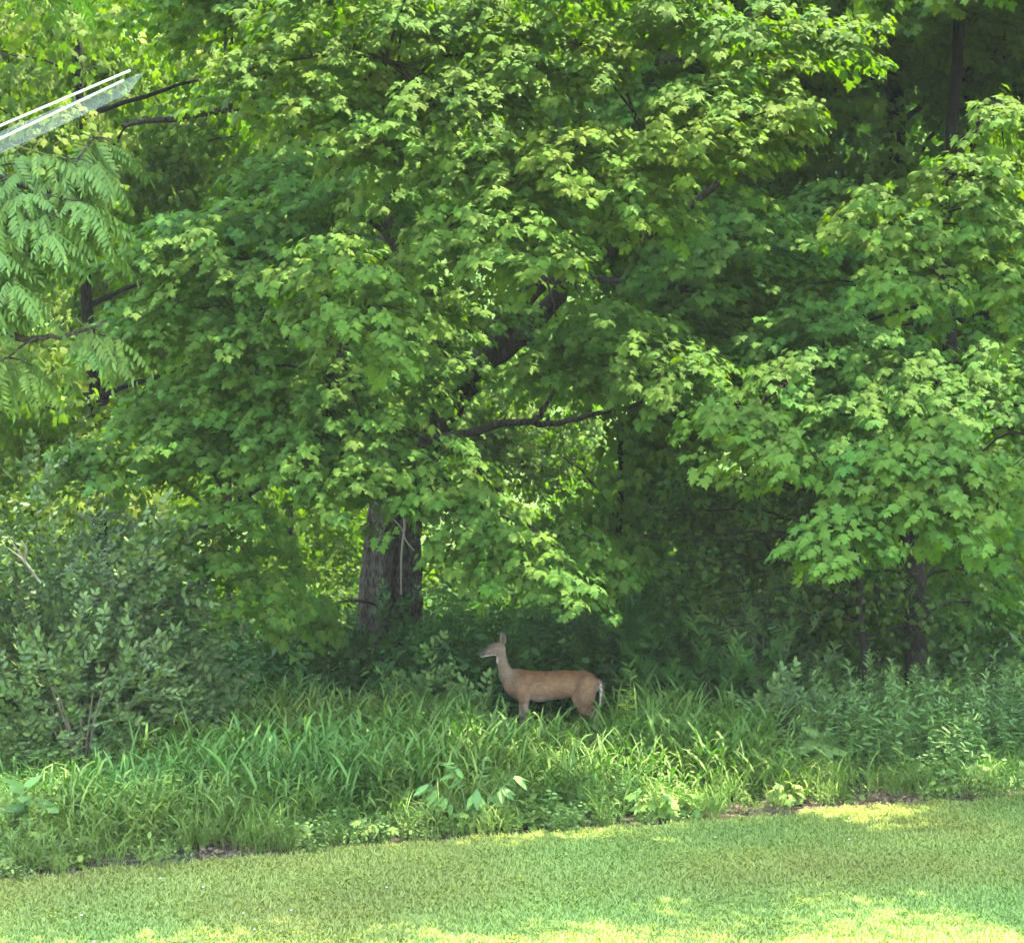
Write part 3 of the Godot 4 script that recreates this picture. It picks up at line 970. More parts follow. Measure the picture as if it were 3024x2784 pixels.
	for b in [
		[Vector3(-1.39, 4.61, -16.33), Vector2(0.62, 0.28), L], [Vector3(-1.16, 4.23, -16.10), Vector2(0.49, 0.25), L], [Vector3(-1.54, 4.32, -16.15), Vector2(0.34, 0.17), L],
		[Vector3(-0.19, 5.08, -16.61), Vector2(0.66, 0.24), L], [Vector3(0.16, 4.77, -16.42), Vector2(0.52, 0.17), L], [Vector3(-0.62, 4.87, -16.48), Vector2(0.30, 0.15), L],
		[Vector3(0.65, 5.69, -16.97), Vector2(0.74, 0.25), Y], [Vector3(0.25, 5.44, -16.82), Vector2(0.53, 0.20), L], [Vector3(1.55, 5.83, -17.06), Vector2(0.67, 0.25), Y],
		[Vector3(2.20, 6.06, -17.20), Vector2(0.57, 0.20), Y], [Vector3(1.13, 5.32, -16.75), Vector2(0.33, 0.20), L], [Vector3(1.01, 5.13, -16.64), Vector2(0.20, 0.13), Y],
		[Vector3(0.68, 6.76, -17.62), Vector2(0.46, 0.21), Y], [Vector3(0.17, 6.55, -17.49), Vector2(0.60, 0.21), L], [Vector3(-1.86, 6.66, -17.56), Vector2(0.69, 0.25), Y], [Vector3(-1.00, 6.95, -17.73), Vector2(0.65, 0.21), L],
		[Vector3(-0.47, 6.24, -17.30), Vector2(0.75, 0.23), L], [Vector3(-1.56, 6.09, -17.21), Vector2(0.54, 0.20), L], [Vector3(2.22, 6.98, -17.75), Vector2(0.65, 0.21), L], [Vector3(2.97, 6.95, -17.73), Vector2(0.40, 0.21), L],
		[Vector3(2.24, 6.55, -17.49), Vector2(0.28, 0.21), Y], [Vector3(-2.40, 6.50, -17.46), Vector2(0.37, 0.21), L], [Vector3(-0.20, 7.03, -17.78), Vector2(0.56, 0.19), L], [Vector3(1.44, 7.14, -17.85), Vector2(0.56, 0.14), L],
		[Vector3(-1.09, 5.83, -17.06), Vector2(0.58, 0.20), L], [Vector3(-0.33, 5.64, -16.94), Vector2(0.49, 0.18), L], [Vector3(1.71, 6.24, -17.30), Vector2(0.50, 0.18), L], [Vector3(-1.53, 7.42, -18.01), Vector2(0.99, 0.21), L], [Vector3(0.70, 7.48, -18.05), Vector2(1.23, 0.21), L],
	]:
		pad(t, b[0], b[1], b[2], 1.15, true)
	# boughs in the shade of the crown, some shade also put into their tint
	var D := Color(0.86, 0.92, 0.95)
	for b in [
		[Vector3(-2.93, 5.37, -19.40), Vector2(0.84, 0.23)], [Vector3(-3.47, 5.09, -19.60), Vector2(0.77, 0.23)], [Vector3(-2.64, 4.94, -19.20), Vector2(0.76, 0.25)], [Vector3(-3.28, 4.50, -19.40), Vector2(0.82, 0.23)], [Vector3(-2.42, 4.32, -19.00), Vector2(0.65, 0.25)],
		[Vector3(-2.08, 5.60, -19.60), Vector2(0.67, 0.26)], [Vector3(-1.43, 5.75, -19.20), Vector2(0.66, 0.23)], [Vector3(-0.83, 4.76, -19.40), Vector2(0.61, 0.26)], [Vector3(-0.87, 4.32, -19.00), Vector2(0.60, 0.27)],
		[Vector3(-2.80, 3.83, -19.20), Vector2(0.76, 0.25)], [Vector3(-3.52, 3.37, -19.00), Vector2(0.60, 0.22)], [Vector3(-2.89, 3.22, -18.80), Vector2(0.74, 0.27)], [Vector3(-2.19, 3.51, -18.80), Vector2(0.69, 0.27)], [Vector3(-1.58, 3.70, -18.60), Vector2(0.64, 0.29)],
		[Vector3(-1.87, 3.16, -18.50), Vector2(0.73, 0.22)], [Vector3(-3.99, 3.02, -18.90), Vector2(0.55, 0.20)], [Vector3(-1.18, 3.26, -18.50), Vector2(0.63, 0.27)], [Vector3(-1.36, 2.87, -18.30), Vector2(0.67, 0.19)], [Vector3(-0.69, 2.77, -18.30), Vector2(0.53, 0.22)],
		[Vector3(-2.68, 2.53, -18.40), Vector2(0.53, 0.22)], [Vector3(-2.94, 2.12, -18.50), Vector2(0.41, 0.17)], [Vector3(-2.46, 1.84, -18.60), Vector2(0.32, 0.20)], [Vector3(-3.26, 2.33, -18.70), Vector2(0.34, 0.17)],
		[Vector3(-0.30, 2.49, -18.20), Vector2(0.55, 0.22)], [Vector3(0.03, 2.20, -18.10), Vector2(0.50, 0.21)], [Vector3(0.39, 2.02, -18.00), Vector2(0.40, 0.17)], [Vector3(-0.51, 3.07, -18.60), Vector2(0.29, 0.20)], [Vector3(0.63, 2.23, -18.80), Vector2(0.40, 0.22)], [Vector3(0.88, 1.98, -18.90), Vector2(0.27, 0.17)],
		[Vector3(1.01, 4.36, -19.60), Vector2(0.77, 0.26)], [Vector3(0.65, 4.10, -19.50), Vector2(0.62, 0.21)], [Vector3(1.38, 4.07, -19.00), Vector2(0.70, 0.25)], [Vector3(1.65, 3.80, -18.60), Vector2(0.39, 0.20)], [Vector3(2.04, 4.93, -21.20), Vector2(0.84, 0.28)],
		[Vector3(1.85, 5.42, -21.60), Vector2(0.74, 0.26)], [Vector3(2.71, 5.31, -21.60), Vector2(0.74, 0.31)], [Vector3(2.47, 4.58, -21.00), Vector2(0.72, 0.28)], [Vector3(2.27, 5.96, -21.80), Vector2(0.69, 0.26)], [Vector3(-0.28, 4.64, -19.80), Vector2(0.52, 0.21)], [Vector3(1.37, 7.09, -22.00), Vector2(1.45, 0.38)],
		[Vector3(-0.73, 3.69, -18.80), Vector2(0.30, 0.27)], [Vector3(-2.36, 2.04, -19.60), Vector2(0.41, 0.31)], [Vector3(-2.17, 1.34, -21.50), Vector2(0.48, 0.23)], [Vector3(-0.75, 5.76, -20.00), Vector2(0.68, 0.24)], [Vector3(1.89, 7.61, -22.00), Vector2(0.98, 0.35)], [Vector3(-2.37, 6.07, -20.30), Vector2(0.53, 0.21)],
	]:
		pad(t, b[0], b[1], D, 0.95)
	var openings := [
		[Vector3(0.49, 3.35, -23.00), Vector3(0.85, 1.0, 9.0)], [Vector3(-2.25, 2.43, -23.50), Vector3(0.55, 0.35, 9.0)], [Vector3(-2.26, 1.53, -23.00), Vector3(0.6, 0.6, 9.0)], [Vector3(-4.87, 4.23, -22.50), Vector3(0.7, 0.5, 9.0)],
		[Vector3(-0.32, 1.56, -22.50), Vector3(1.0, 0.6, 9.0)], [Vector3(-3.29, 4.86, -23.00), Vector3(0.4, 0.3, 9.0)], [Vector3(-4.34, 7.01, -22.50), Vector3(2.0, 1.5, 9.0)], [Vector3(0.48, 4.88, -22.50), Vector3(0.4, 0.35, 9.0)],
	]
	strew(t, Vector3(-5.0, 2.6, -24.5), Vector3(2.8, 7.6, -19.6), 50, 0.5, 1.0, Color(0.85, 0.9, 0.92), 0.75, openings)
	# the upper crown, above what the camera sees, that shades the weeds and the lawn's far side
	strew(t, Vector3(-4.5, 8.0, -23.5), Vector3(6.5, 10.0, -20.2), 50, 0.8, 1.4, L, 0.9, [])
	strew(t, Vector3(-4.5, 10.0, -24.0), Vector3(6.0, 12.0, -20.6), 40, 0.8, 1.4, L, 0.85, [])
	strew(t, Vector3(-3.5, 7.6, -16.3), Vector3(8.5, 8.6, -14.2), 116, 0.8, 1.2, L, 0.40, [])
	finish(t, 300)


func right_maple() -> void:
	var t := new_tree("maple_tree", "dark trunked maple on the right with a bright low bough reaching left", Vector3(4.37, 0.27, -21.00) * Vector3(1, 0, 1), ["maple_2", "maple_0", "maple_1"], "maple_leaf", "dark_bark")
	limb(t, "trunk", [Vector3(4.40, -0.06, -21.00), Vector3(4.38, 0.82, -21.00), Vector3(4.36, 1.49, -21.00), Vector3(4.40, 2.15, -21.00), Vector3(4.59, 3.03, -21.00), Vector3(4.78, 4.15, -21.20), Vector3(4.76, 5.29, -21.40), Vector3(4.92, 7.01, -21.60), Vector3(5.14, 9.34, -21.80)], 0.125, 0.06, 20, 0.12)
	limb(t, "limb", [Vector3(4.40, 2.04, -21.00), Vector3(3.87, 2.11, -20.00), Vector3(3.11, 2.19, -18.60), Vector3(2.58, 2.20, -17.60)], 0.05, 0.012, 8)
	limb(t, "limb", [Vector3(4.54, 2.87, -21.00), Vector3(4.17, 3.12, -19.40), Vector3(3.87, 3.06, -17.80)], 0.06, 0.015, 8)
	limb(t, "limb", [Vector3(4.70, 3.81, -21.10), Vector3(3.66, 3.97, -20.00), Vector3(2.75, 3.81, -18.80), Vector3(2.14, 3.39, -17.80)], 0.06, 0.012, 8)
	limb(t, "limb", [Vector3(4.75, 4.94, -21.30), Vector3(4.05, 5.19, -19.60), Vector3(3.49, 5.03, -17.80)], 0.06, 0.012, 8)
	limb(t, "limb", [Vector3(4.89, 6.45, -21.60), Vector3(4.62, 6.32, -19.60), Vector3(4.43, 6.20, -17.80)], 0.06, 0.012, 8)
	var L := Color(1.0, 1.0, 1.0)
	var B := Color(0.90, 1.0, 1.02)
	for b in [
		[Vector3(3.26, 3.00, -15.36), Vector2(0.53, 0.22), L], [Vector3(3.54, 3.00, -15.36), Vector2(0.28, 0.22), L], [Vector3(3.34, 2.70, -15.18), Vector2(0.44, 0.16), L], [Vector3(2.95, 2.76, -15.21), Vector2(0.40, 0.20), B], [Vector3(2.60, 2.52, -15.07), Vector2(0.38, 0.16), B],
		[Vector3(2.27, 2.36, -14.98), Vector2(0.24, 0.10), B], [Vector3(2.82, 3.04, -15.38), Vector2(0.32, 0.14), B], [Vector3(3.49, 3.24, -15.51), Vector2(0.27, 0.12), L],
		[Vector3(1.94, 3.24, -15.51), Vector2(0.37, 0.16), L], [Vector3(2.09, 3.08, -15.41), Vector2(0.26, 0.12), L], [Vector3(1.79, 3.41, -15.61), Vector2(0.27, 0.12), L],
		[Vector3(3.29, 4.96, -16.54), Vector2(0.48, 0.22), L], [Vector3(3.28, 4.54, -16.29), Vector2(0.32, 0.19), L], [Vector3(3.15, 5.22, -16.69), Vector2(0.40, 0.15), L], [Vector3(3.88, 5.46, -16.84), Vector2(0.47, 0.20), L],
		[Vector3(4.34, 6.14, -17.24), Vector2(0.32, 0.23), L], [Vector3(4.15, 4.91, -16.51), Vector2(0.30, 0.17), L], [Vector3(4.18, 4.52, -16.27), Vector2(0.28, 0.15), L], [Vector3(3.93, 5.15, -16.65), Vector2(0.39, 0.18), L], [Vector3(4.31, 5.54, -16.88), Vector2(0.29, 0.18), L], [Vector3(4.56, 4.73, -16.40), Vector2(0.43, 0.43), L], [Vector3(4.27, 3.00, -15.36), Vector2(0.40, 0.40), L],
	]:
		pad(t, b[0], b[1], b[2], 1.15, true)
	var D := Color(0.80, 0.92, 1.0)  # inner boughs tinted dimmer and bluer, shade put into their colour
	for b in [
		[Vector3(3.04, 4.35, -19.40), Vector2(0.77, 0.23)], [Vector3(3.58, 4.07, -19.00), Vector2(0.75, 0.22)], [Vector3(4.19, 3.90, -18.60), Vector2(0.73, 0.20)], [Vector3(2.95, 3.91, -18.80), Vector2(0.69, 0.22)], [Vector3(3.56, 3.65, -18.40), Vector2(0.73, 0.22)],
		[Vector3(4.24, 3.53, -18.00), Vector2(0.62, 0.21)], [Vector3(3.05, 3.40, -18.20), Vector2(0.57, 0.22)], [Vector3(2.61, 3.65, -18.50), Vector2(0.49, 0.19)], [Vector3(4.57, 3.25, -17.80), Vector2(0.37, 0.23)], [Vector3(4.55, 2.64, -17.90), Vector2(0.38, 0.28)], [Vector3(4.68, 4.00, -18.60), Vector2(0.49, 0.17)],
		[Vector3(3.38, 4.83, -20.20), Vector2(0.64, 0.24)], [Vector3(4.62, 4.57, -19.60), Vector2(0.52, 0.21)], [Vector3(4.07, 1.70, -22.20), Vector2(0.64, 0.26)], [Vector3(5.12, 1.70, -22.20), Vector2(0.70, 0.32)], [Vector3(5.53, 1.30, -22.00), Vector2(0.46, 0.32)], [Vector3(3.90, 1.32, -22.60), Vector2(0.53, 0.21)],
		[Vector3(5.03, 1.14, -22.60), Vector2(0.48, 0.21)], [Vector3(5.43, 2.01, -21.60), Vector2(0.45, 0.26)],
	]:
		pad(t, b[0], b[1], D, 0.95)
	var openings := [[Vector3(4.46, 6.92, -23.00), Vector3(0.7, 0.9, 9.0)], [Vector3(4.83, 4.64, -22.50), Vector3(0.5, 0.35, 9.0)], [Vector3(3.29, 2.45, -22.50), Vector3(0.9, 0.5, 9.0)]]
	strew(t, Vector3(3.0, 2.4, -23.6), Vector3(7.5, 7.6, -20.0), 24, 0.45, 0.9, D, 0.7, openings)
	strew(t, Vector3(5.5, 8.0, -24.0), Vector3(9.5, 11.5, -20.4), 24, 0.8, 1.4, L, 0.55, [])
	strew(t, Vector3(6.6, 7.6, -18.3), Vector3(9.5, 8.8, -16.8), 18, 0.8, 1.2, L, 0.5, [])  # unseen boughs here and below, added to shade the lawn's right side
	strew(t, Vector3(6.0, 7.6, -16.7), Vector3(9.0, 8.8, -14.6), 22, 0.8, 1.2, L, 0.42, [])
	finish(t, 300)


func tall_tree(label: String, x: float, z: float, h: float, r: float, lean: float, crown_lo: float, w: float, n: int, tint: Color, m := "far_leaf", group := "", fork := false) -> void:
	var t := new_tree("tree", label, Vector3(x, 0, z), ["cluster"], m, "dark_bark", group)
	limb(t, "trunk", [Vector3(x, -0.1, z), Vector3(x + lean * 0.25, h * 0.3, z), Vector3(x + lean * 0.6, h * 0.6, z + 0.1), Vector3(x + lean, h, z)], r, r * 0.35, 12, 0.1)
	for i in 5:
		var f := lerpf(crown_lo / h, 0.9, i / 4.5)
		var a := rf(0, TAU)
		var p := Vector3(x + lean * f, h * f, z)
		limb(t, "limb", [p, p + Vector3(cos(a) * w * 0.4, 0.5, sin(a) * w * 0.4), p + Vector3(cos(a) * w * 0.8, 0.8, sin(a) * w * 0.8)], r * 0.3, r * 0.08, 6)
	for i in n:
		var f := pow(rf(0, 1), 0.9)
		var y := lerpf(crown_lo, h + 1.0, f)
		var reach := w * (0.55 + 0.6 * sin(PI * clampf(f * 0.9 + 0.08, 0, 1)))
		var a := rf(0, TAU)
		var d := sqrt(rf(0.08, 1)) * reach
		var b := rf(0.75, 1.15)
		var in_clearing := false
		for o in clearings:
			if ((Vector3(x + lean * f + cos(a) * d, y, z + sin(a) * d) - o[0]) / o[1]).length() < 1.0: in_clearing = true
		if in_clearing: continue
		pad(t, Vector3(x + lean * f + cos(a) * d, y, z + sin(a) * d), Vector2(rf(0.7, 1.3), rf(0.3, 0.6)), Color(tint.r * b, tint.g * b, tint.b * b), 0.2, false, 0.0, i % 4 == 0)
	finish(t)


func other_trees() -> void:
	# the walnut whose branch hangs in from the left
	var t := new_tree("walnut_tree", "walnut with drooping feathery compound leaves hanging in at the upper left", Vector3(-6.4, 0, -15.5), ["walnut"], "walnut_leaf", "maple_bark")
	limb(t, "trunk", [Vector3(-6.4, -0.1, -15.5), Vector3(-6.3, 2.5, -15.5), Vector3(-6.1, 5.0, -15.6), Vector3(-6.0, 10.0, -16.0)], 0.2, 0.09, 16)
	limb(t, "limb", [Vector3(-6.2, 4.4, -15.5), Vector3(-4.49, 5.21, -14.80), Vector3(-3.65, 5.04, -14.40), Vector3(-3.19, 4.86, -14.20)], 0.06, 0.012, 7)
	limb(t, "limb", [Vector3(-6.2, 3.4, -15.5), Vector3(-4.53, 4.01, -14.80), Vector3(-3.65, 3.90, -14.40), Vector3(-3.32, 3.89, -14.30), Vector3(-3.00, 4.02, -14.30)], 0.05, 0.008, 7)
	for b in [
		[Vector3(-3.52, 5.12, -14.20), Vector2(0.38, 0.15)], [Vector3(-3.21, 5.17, -14.30), Vector2(0.20, 0.13)], [Vector3(-3.55, 4.79, -14.00), Vector2(0.38, 0.17)], [Vector3(-3.12, 4.74, -13.90), Vector2(0.25, 0.12)], [Vector3(-3.50, 4.47, -14.10), Vector2(0.28, 0.15)], [Vector3(-3.71, 4.26, -14.20), Vector2(0.20, 0.11)],
		[Vector3(-3.64, 3.70, -14.20), Vector2(0.15, 0.13)], [Vector3(-3.09, 3.91, -14.60), Vector2(0.13, 0.06)], [Vector3(-4.05, 4.67, -14.20), Vector2(0.30, 0.42)], [Vector3(-3.09, 5.39, -14.60), Vector2(0.12, 0.09)],
	]:
		pad(t, b[0], b[1], Color(1, 1, 1), 0.62, true)
	strew(t, Vector3(-9.0, 7.4, -17.2), Vector3(-4.0, 9.5, -14.6), 24, 0.8, 1.3, Color.WHITE, 0.22, [])
	finish(t, 90)

	# trunks among the trees behind, with lighter crowns
	clearings = [[Vector3(5.00, 7.51, -26.00), Vector3(1.3, 1.2, 6.0)], [Vector3(0.58, 3.35, -27.00), Vector3(1.6, 1.3, 6.0)], [Vector3(-2.53, 2.30, -26.50), Vector3(0.9, 0.7, 5.0)], [Vector3(-5.63, 4.43, -26.00), Vector3(0.9, 0.7, 3.0)], [Vector3(5.48, 4.87, -25.50), Vector3(0.9, 0.8, 4.0)]]
	tall_tree("tall dark trunk rising bare through the gap at upper right", Vector3(4.87, 9.21, -26.00).x, -26.0, 11.0, 0.14, 0.3, 6.4, 2.0, 26, Color(0.8, 0.85, 0.9))
	tall_tree("second dark trunk just right of the bare one in the upper gap", Vector3(5.45, 9.33, -26.50).x, -26.5, 11.5, 0.17, -0.3, 6.8, 2.0, 24, Color(0.8, 0.85, 0.9))
	tall_tree("slim tree at the right edge with small leaves and grey twigs", Vector3(6.13, 8.73, -24.00).x, -24.0, 9.0, 0.10, -0.6, 3.0, 1.6, 50, Color(0.75, 0.9, 0.9))
	tall_tree("maple standing behind on the left, its leaves glowing yellow green", Vector3(-5.67, 9.45, -27.00).x, -27.0, 9.4, 0.13, -0.4, 2.6, 3.4, 48, Color(1.1, 1.0, 0.8))
	tall_tree("thin tree behind the big maple, left of its trunk", Vector3(-3.38, 9.94, -29.00).x, -29.0, 9.0, 0.06, 0.3, 2.8, 2.4, 40, Color(1.0, 1.0, 0.8))
	tall_tree("low slim tree in the dark brush right of the deer", Vector3(1.20, 8.61, -23.50).x, -23.5, 3.4, 0.07, 0.15, 1.7, 0.9, 16, Color(0.8, 0.9, 0.9))
	tall_tree("tree deep in the wood seen below the big maple's side branch", Vector3(0.77, 11.15, -34.00).x, -36.0, 7.0, 0.06, -0.2, 1.2, 2.4, 22, Color(0.95, 1.0, 1.0))
	tall_tree("dark tree between the two maples with bare lower twigs", Vector3(3.07, 8.97, -25.00).x, -25.0, 8.6, 0.07, 0.3, 3.6, 2.2, 45, Color(0.75, 0.8, 0.75))
	tall_tree("leafy tree filling the top right corner", Vector3(6.46, 9.70, -28.00).x, -28.0, 10.5, 0.16, 0.3, 5.0, 2.8, 55, Color(0.85, 0.95, 0.9))
	# the far wood, in the sun
	clearings = []
	for i in 11:
		if i == 5 or i == 6: continue
		var x := -12.0 + 2.4 * i + rf(-0.5, 0.5) + (0.9 if i == 7 else 0.0)
		var z := -35.0 - 2.5 * (i % 2) + rf(-0.8, 0.8)
		var nth: String = ["leftmost", "second", "third", "fourth", "fifth", "", "", "sixth", "seventh", "eighth", "rightmost"][i]
		tall_tree("%s%s of the sunlit trees in the far wood" % [nth, " from the left" if i > 0 and i < 10 else ""], x, z, rf(9.0, 11.0), rf(0.07, 0.12), rf(-0.5, 0.5), rf(0.8, 2.2), rf(2.0, 2.6), 50, Color(rf(0.9, 1.1), 1.0, rf(0.8, 1.1)), "far_leaf", "sunlit trees of the far wood")

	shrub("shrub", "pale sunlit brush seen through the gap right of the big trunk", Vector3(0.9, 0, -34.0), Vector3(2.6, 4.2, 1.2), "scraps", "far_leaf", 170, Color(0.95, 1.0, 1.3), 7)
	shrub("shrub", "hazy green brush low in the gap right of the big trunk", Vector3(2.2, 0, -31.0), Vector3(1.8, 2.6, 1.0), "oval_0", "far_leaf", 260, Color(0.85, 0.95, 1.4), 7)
	# bare low branches of a shaded sapling right of the middle
	t = new_tree("sapling", "shaded sapling with thin bare horizontal branches under the right maple", Vector3(3.77, 7.90, -20.60) * Vector3(1, 0, 1), ["scraps"], "shaded_leaf", "dark_bark")
	limb(t, "trunk", [Vector3(3.77, 0.05, -20.60), Vector3(3.72, 1.13, -20.60), Vector3(3.67, 2.05, -20.60), Vector3(3.74, 2.70, -20.70)], 0.05, 0.02, 8)
	for b in [[1000, 1320, 940], [1060, 1260, 1000], [1090, 1330, 1050], [1140, 1290, 1100], [1180, 1350, 1170], [960, 1400, 930], [1110, 1420, 1060], [1215, 1420, 1230]]:
		var y0: float = 2.9 + (924.0 - b[0]) * 20.6 / 3802.0
		var x1: float = (b[1] - 1003.5) * 20.4 / 3802.0
		var y1: float = 2.9 + (924.0 - b[2]) * 20.4 / 3802.0
		limb(t, "limb", [Vector3(3.72, y0, -20.6), Vector3(lerpf(3.72, x1, 0.35), lerpf(y0, y1, 0.5) + 0.1, -20.5), Vector3(lerpf(3.72, x1, 0.7), lerpf(y0, y1, 0.8) + 0.08, -20.5), Vector3(x1, y1, -20.4)], 0.018, 0.005, 5, 0.0, 0.06)
	strew(t, Vector3(1.6, 1.2, -21.4), Vector3(4.6, 2.9, -20.4), 26, 0.25, 0.45, Color(0.9, 0.8, 0.6), 0.25, [])
	finish(t)


func shrubs() -> void:
	var bush := shrub("shrub", "large honeysuckle bush at the left with small oval leaves", Vector3(-4.3, 0, -18.6), Vector3(1.35, 2.3, 1.0), "oval_0", "shrub_leaf", 1500, Color(1, 1, 1), 12)
	var st := SurfaceTool.new()
	st.begin(Mesh.PRIMITIVE_TRIANGLES)
	for b in [[Vector3(-4.27, 1.91, -17.50), Vector3(-4.36, 2.09, -17.40), Vector3(-4.47, 2.28, -17.30)], [Vector3(-4.32, 2.03, -17.40), Vector3(-4.41, 2.13, -17.40), Vector3(-4.53, 2.22, -17.40)], [Vector3(-4.37, 2.11, -17.40), Vector3(-4.33, 2.21, -17.30), Vector3(-4.38, 2.29, -17.30)]]:
		var loc := []
		for p in b: loc.append(p - bush.position)
		tube(st, loc, [0.012, 0.009, 0.004], 5)
	part("bare_branch", st.commit(), M.dead_wood, bush)
	shrub("shrub", "lower honeysuckle with pale leaf tips in front of the large bush", Vector3(-3.85, 0, -17.4), Vector3(0.9, 1.2, 0.7), "oval_1", "shrub_leaf", 420, Color(1.1, 1.1, 1.05), 8)
	shrub("shrub", "rounded shrub spreading from the left bush toward the grass", Vector3(-3.35, 0, -18.5), Vector3(0.55, 1.1, 0.55), "oval_0", "shrub_leaf", 230, Color(1.05, 1.05, 1.1), 7)
	shrub("shrub", "dark brush under the low boughs left of the big trunk", Vector3(-2.1, 0, -22.3), Vector3(1.5, 1.2, 0.9), "oval_1", "shaded_leaf", 380, Color(0.9, 0.9, 0.9), 8)
	shrub("shrub", "brush growing at the foot of the big trunk", Vector3(-1.2, 0, -22.0), Vector3(0.9, 1.0, 0.6), "oval_0", "shaded_leaf", 240, Color(0.9, 0.95, 0.9), 7)
	shrub("shrub", "dark brush right behind the deer's head", Vector3(0.1, 0, -21.9), Vector3(1.1, 1.45, 0.7), "oval_1", "shaded_leaf", 380, Color(0.95, 1.0, 0.9), 8)
	shrub("shrub", "dark brush behind the deer's rump", Vector3(1.4, 0, -21.8), Vector3(1.2, 1.35, 0.7), "narrow", "shaded_leaf", 380, Color(0.95, 1.0, 0.95), 8)
	shrub("shrub", "grey green willowy shrub right of the deer", Vector3(2.74, 8.00, -21.00) * Vector3(1, 0, 1), Vector3(0.7, 1.65, 0.55), "narrow", "shrub_leaf", 230, Color(1.05, 1.15, 1.25), 8)
	shrub("shrub", "low dark shrub between the deer and the willowy shrub", Vector3(2.1, 0, -20.6), Vector3(0.8, 0.95, 0.55), "narrow", "shaded_leaf", 220, Color(1, 1.05, 1), 7)
	shrub("shrub", "small leaved shrub in front of the tall stalks", Vector3(2.78, 7.51, -19.00) * Vector3(1, 0, 1), Vector3(0.55, 0.85, 0.45), "oval_0", "shrub_leaf", 170, Color(1.1, 1.15, 1.1), 7)
	shrub("shrub", "leafy shrub left of the deer's chest", Vector3(-1.03, 7.80, -20.20) * Vector3(1, 0, 1), Vector3(0.42, 0.85, 0.4), "oval_1", "weed_leaf", 90, Color(0.8, 0.85, 0.8), 6)
	shrub("shrub", "little shrub close in front of the deer's chest", Vector3(-0.31, 7.73, -19.90) * Vector3(1, 0, 1), Vector3(0.22, 0.62, 0.22), "oval_0", "weed_leaf", 30, Color(0.85, 0.9, 0.9), 4)
	shrub("shrub", "dark undergrowth beneath the right maple", Vector3(4.6, 0, -22.5), Vector3(1.6, 1.2, 0.9), "oval_1", "shaded_leaf", 360, Color(0.85, 0.85, 0.85), 8)
	shrub("shrub", "brush deep in the wood left of the big trunk", Vector3(-3.4, 0, -25.5), Vector3(2.2, 1.7, 1.2), "oval_0", "far_leaf", 420, Color(0.8, 0.85, 0.9), 8)
	shrub("shrub", "brush deep in the wood right of the big trunk", Vector3(1.2, 0, -27.0), Vector3(2.6, 1.7, 1.2), "oval_1", "far_leaf", 460, Color(0.8, 0.85, 0.9), 8)
	shrub("shrub", "brush deep in the wood behind the right maple", Vector3(6.0, 0, -27.0), Vector3(2.4, 1.7, 1.2), "oval_0", "far_leaf", 420, Color(0.7, 0.75, 0.75), 8)
	for i in 7:
		shrub("shrub", "%s patch of sunlit brush on the far wood's floor, counted from the left" % ["first", "second", "third", "fourth", "fifth", "sixth", "last"][i], Vector3(-11.0 + 3.7 * i, 0, -32.0 - 2.0 * (i % 2)), Vector3(2.4, rf(1.6, 2.6), 1.2), "scraps", "far_leaf", 230, Color(1.0, 1.0, 0.9), 6, "brush along the far wood's floor")


func big_leaf_plant(called: String, label: String, at: Vector3, stems: Array, leaf_m: String, kind: String) -> void:
	# stems: [tip, [[place along, turn, rise, size] ...]]
	var o := thing(called, label, "plant", at)
	for s in stems:
		var st := SurfaceTool.new()
		st.begin(Mesh.PRIMITIVE_TRIANGLES)
		tube(st, [Vector3(0, -0.02, 0), s[0] * 0.5 + Vector3(0, 0.06 * s[0].length(), 0), s[0]], [0.008, 0.006, 0.003], 6)
		part("stem", st.commit(), M.green_stem, o)
		var leaves: Array = s[1].duplicate()
		if called == "sapling" or called == "seedling":
			for k in 2:
				for l in s[1]: leaves.append([maxf(0.3, l[0] - rf(0.05, 0.3)), l[1] + rf(-0.8, 0.8), l[2] + rf(-0.3, 0.3), l[3] * rf(0.7, 1.0)])
		for l in leaves:
			var leaf := part("leaf", LEAF[kind][rng.randi() % 4], M[leaf_m], o)
			var f: float = l[0]
			var p: Vector3 = (s[0] * f) + Vector3(0, 0.24 * s[0].length() * f * (1.0 - f), 0)
			leaf.transform = face(Vector3(cos(l[1]), l[2], sin(l[1])), Vector3.UP + Vector3(0, 0, 0.35) + rv(0.12), p, l[3])


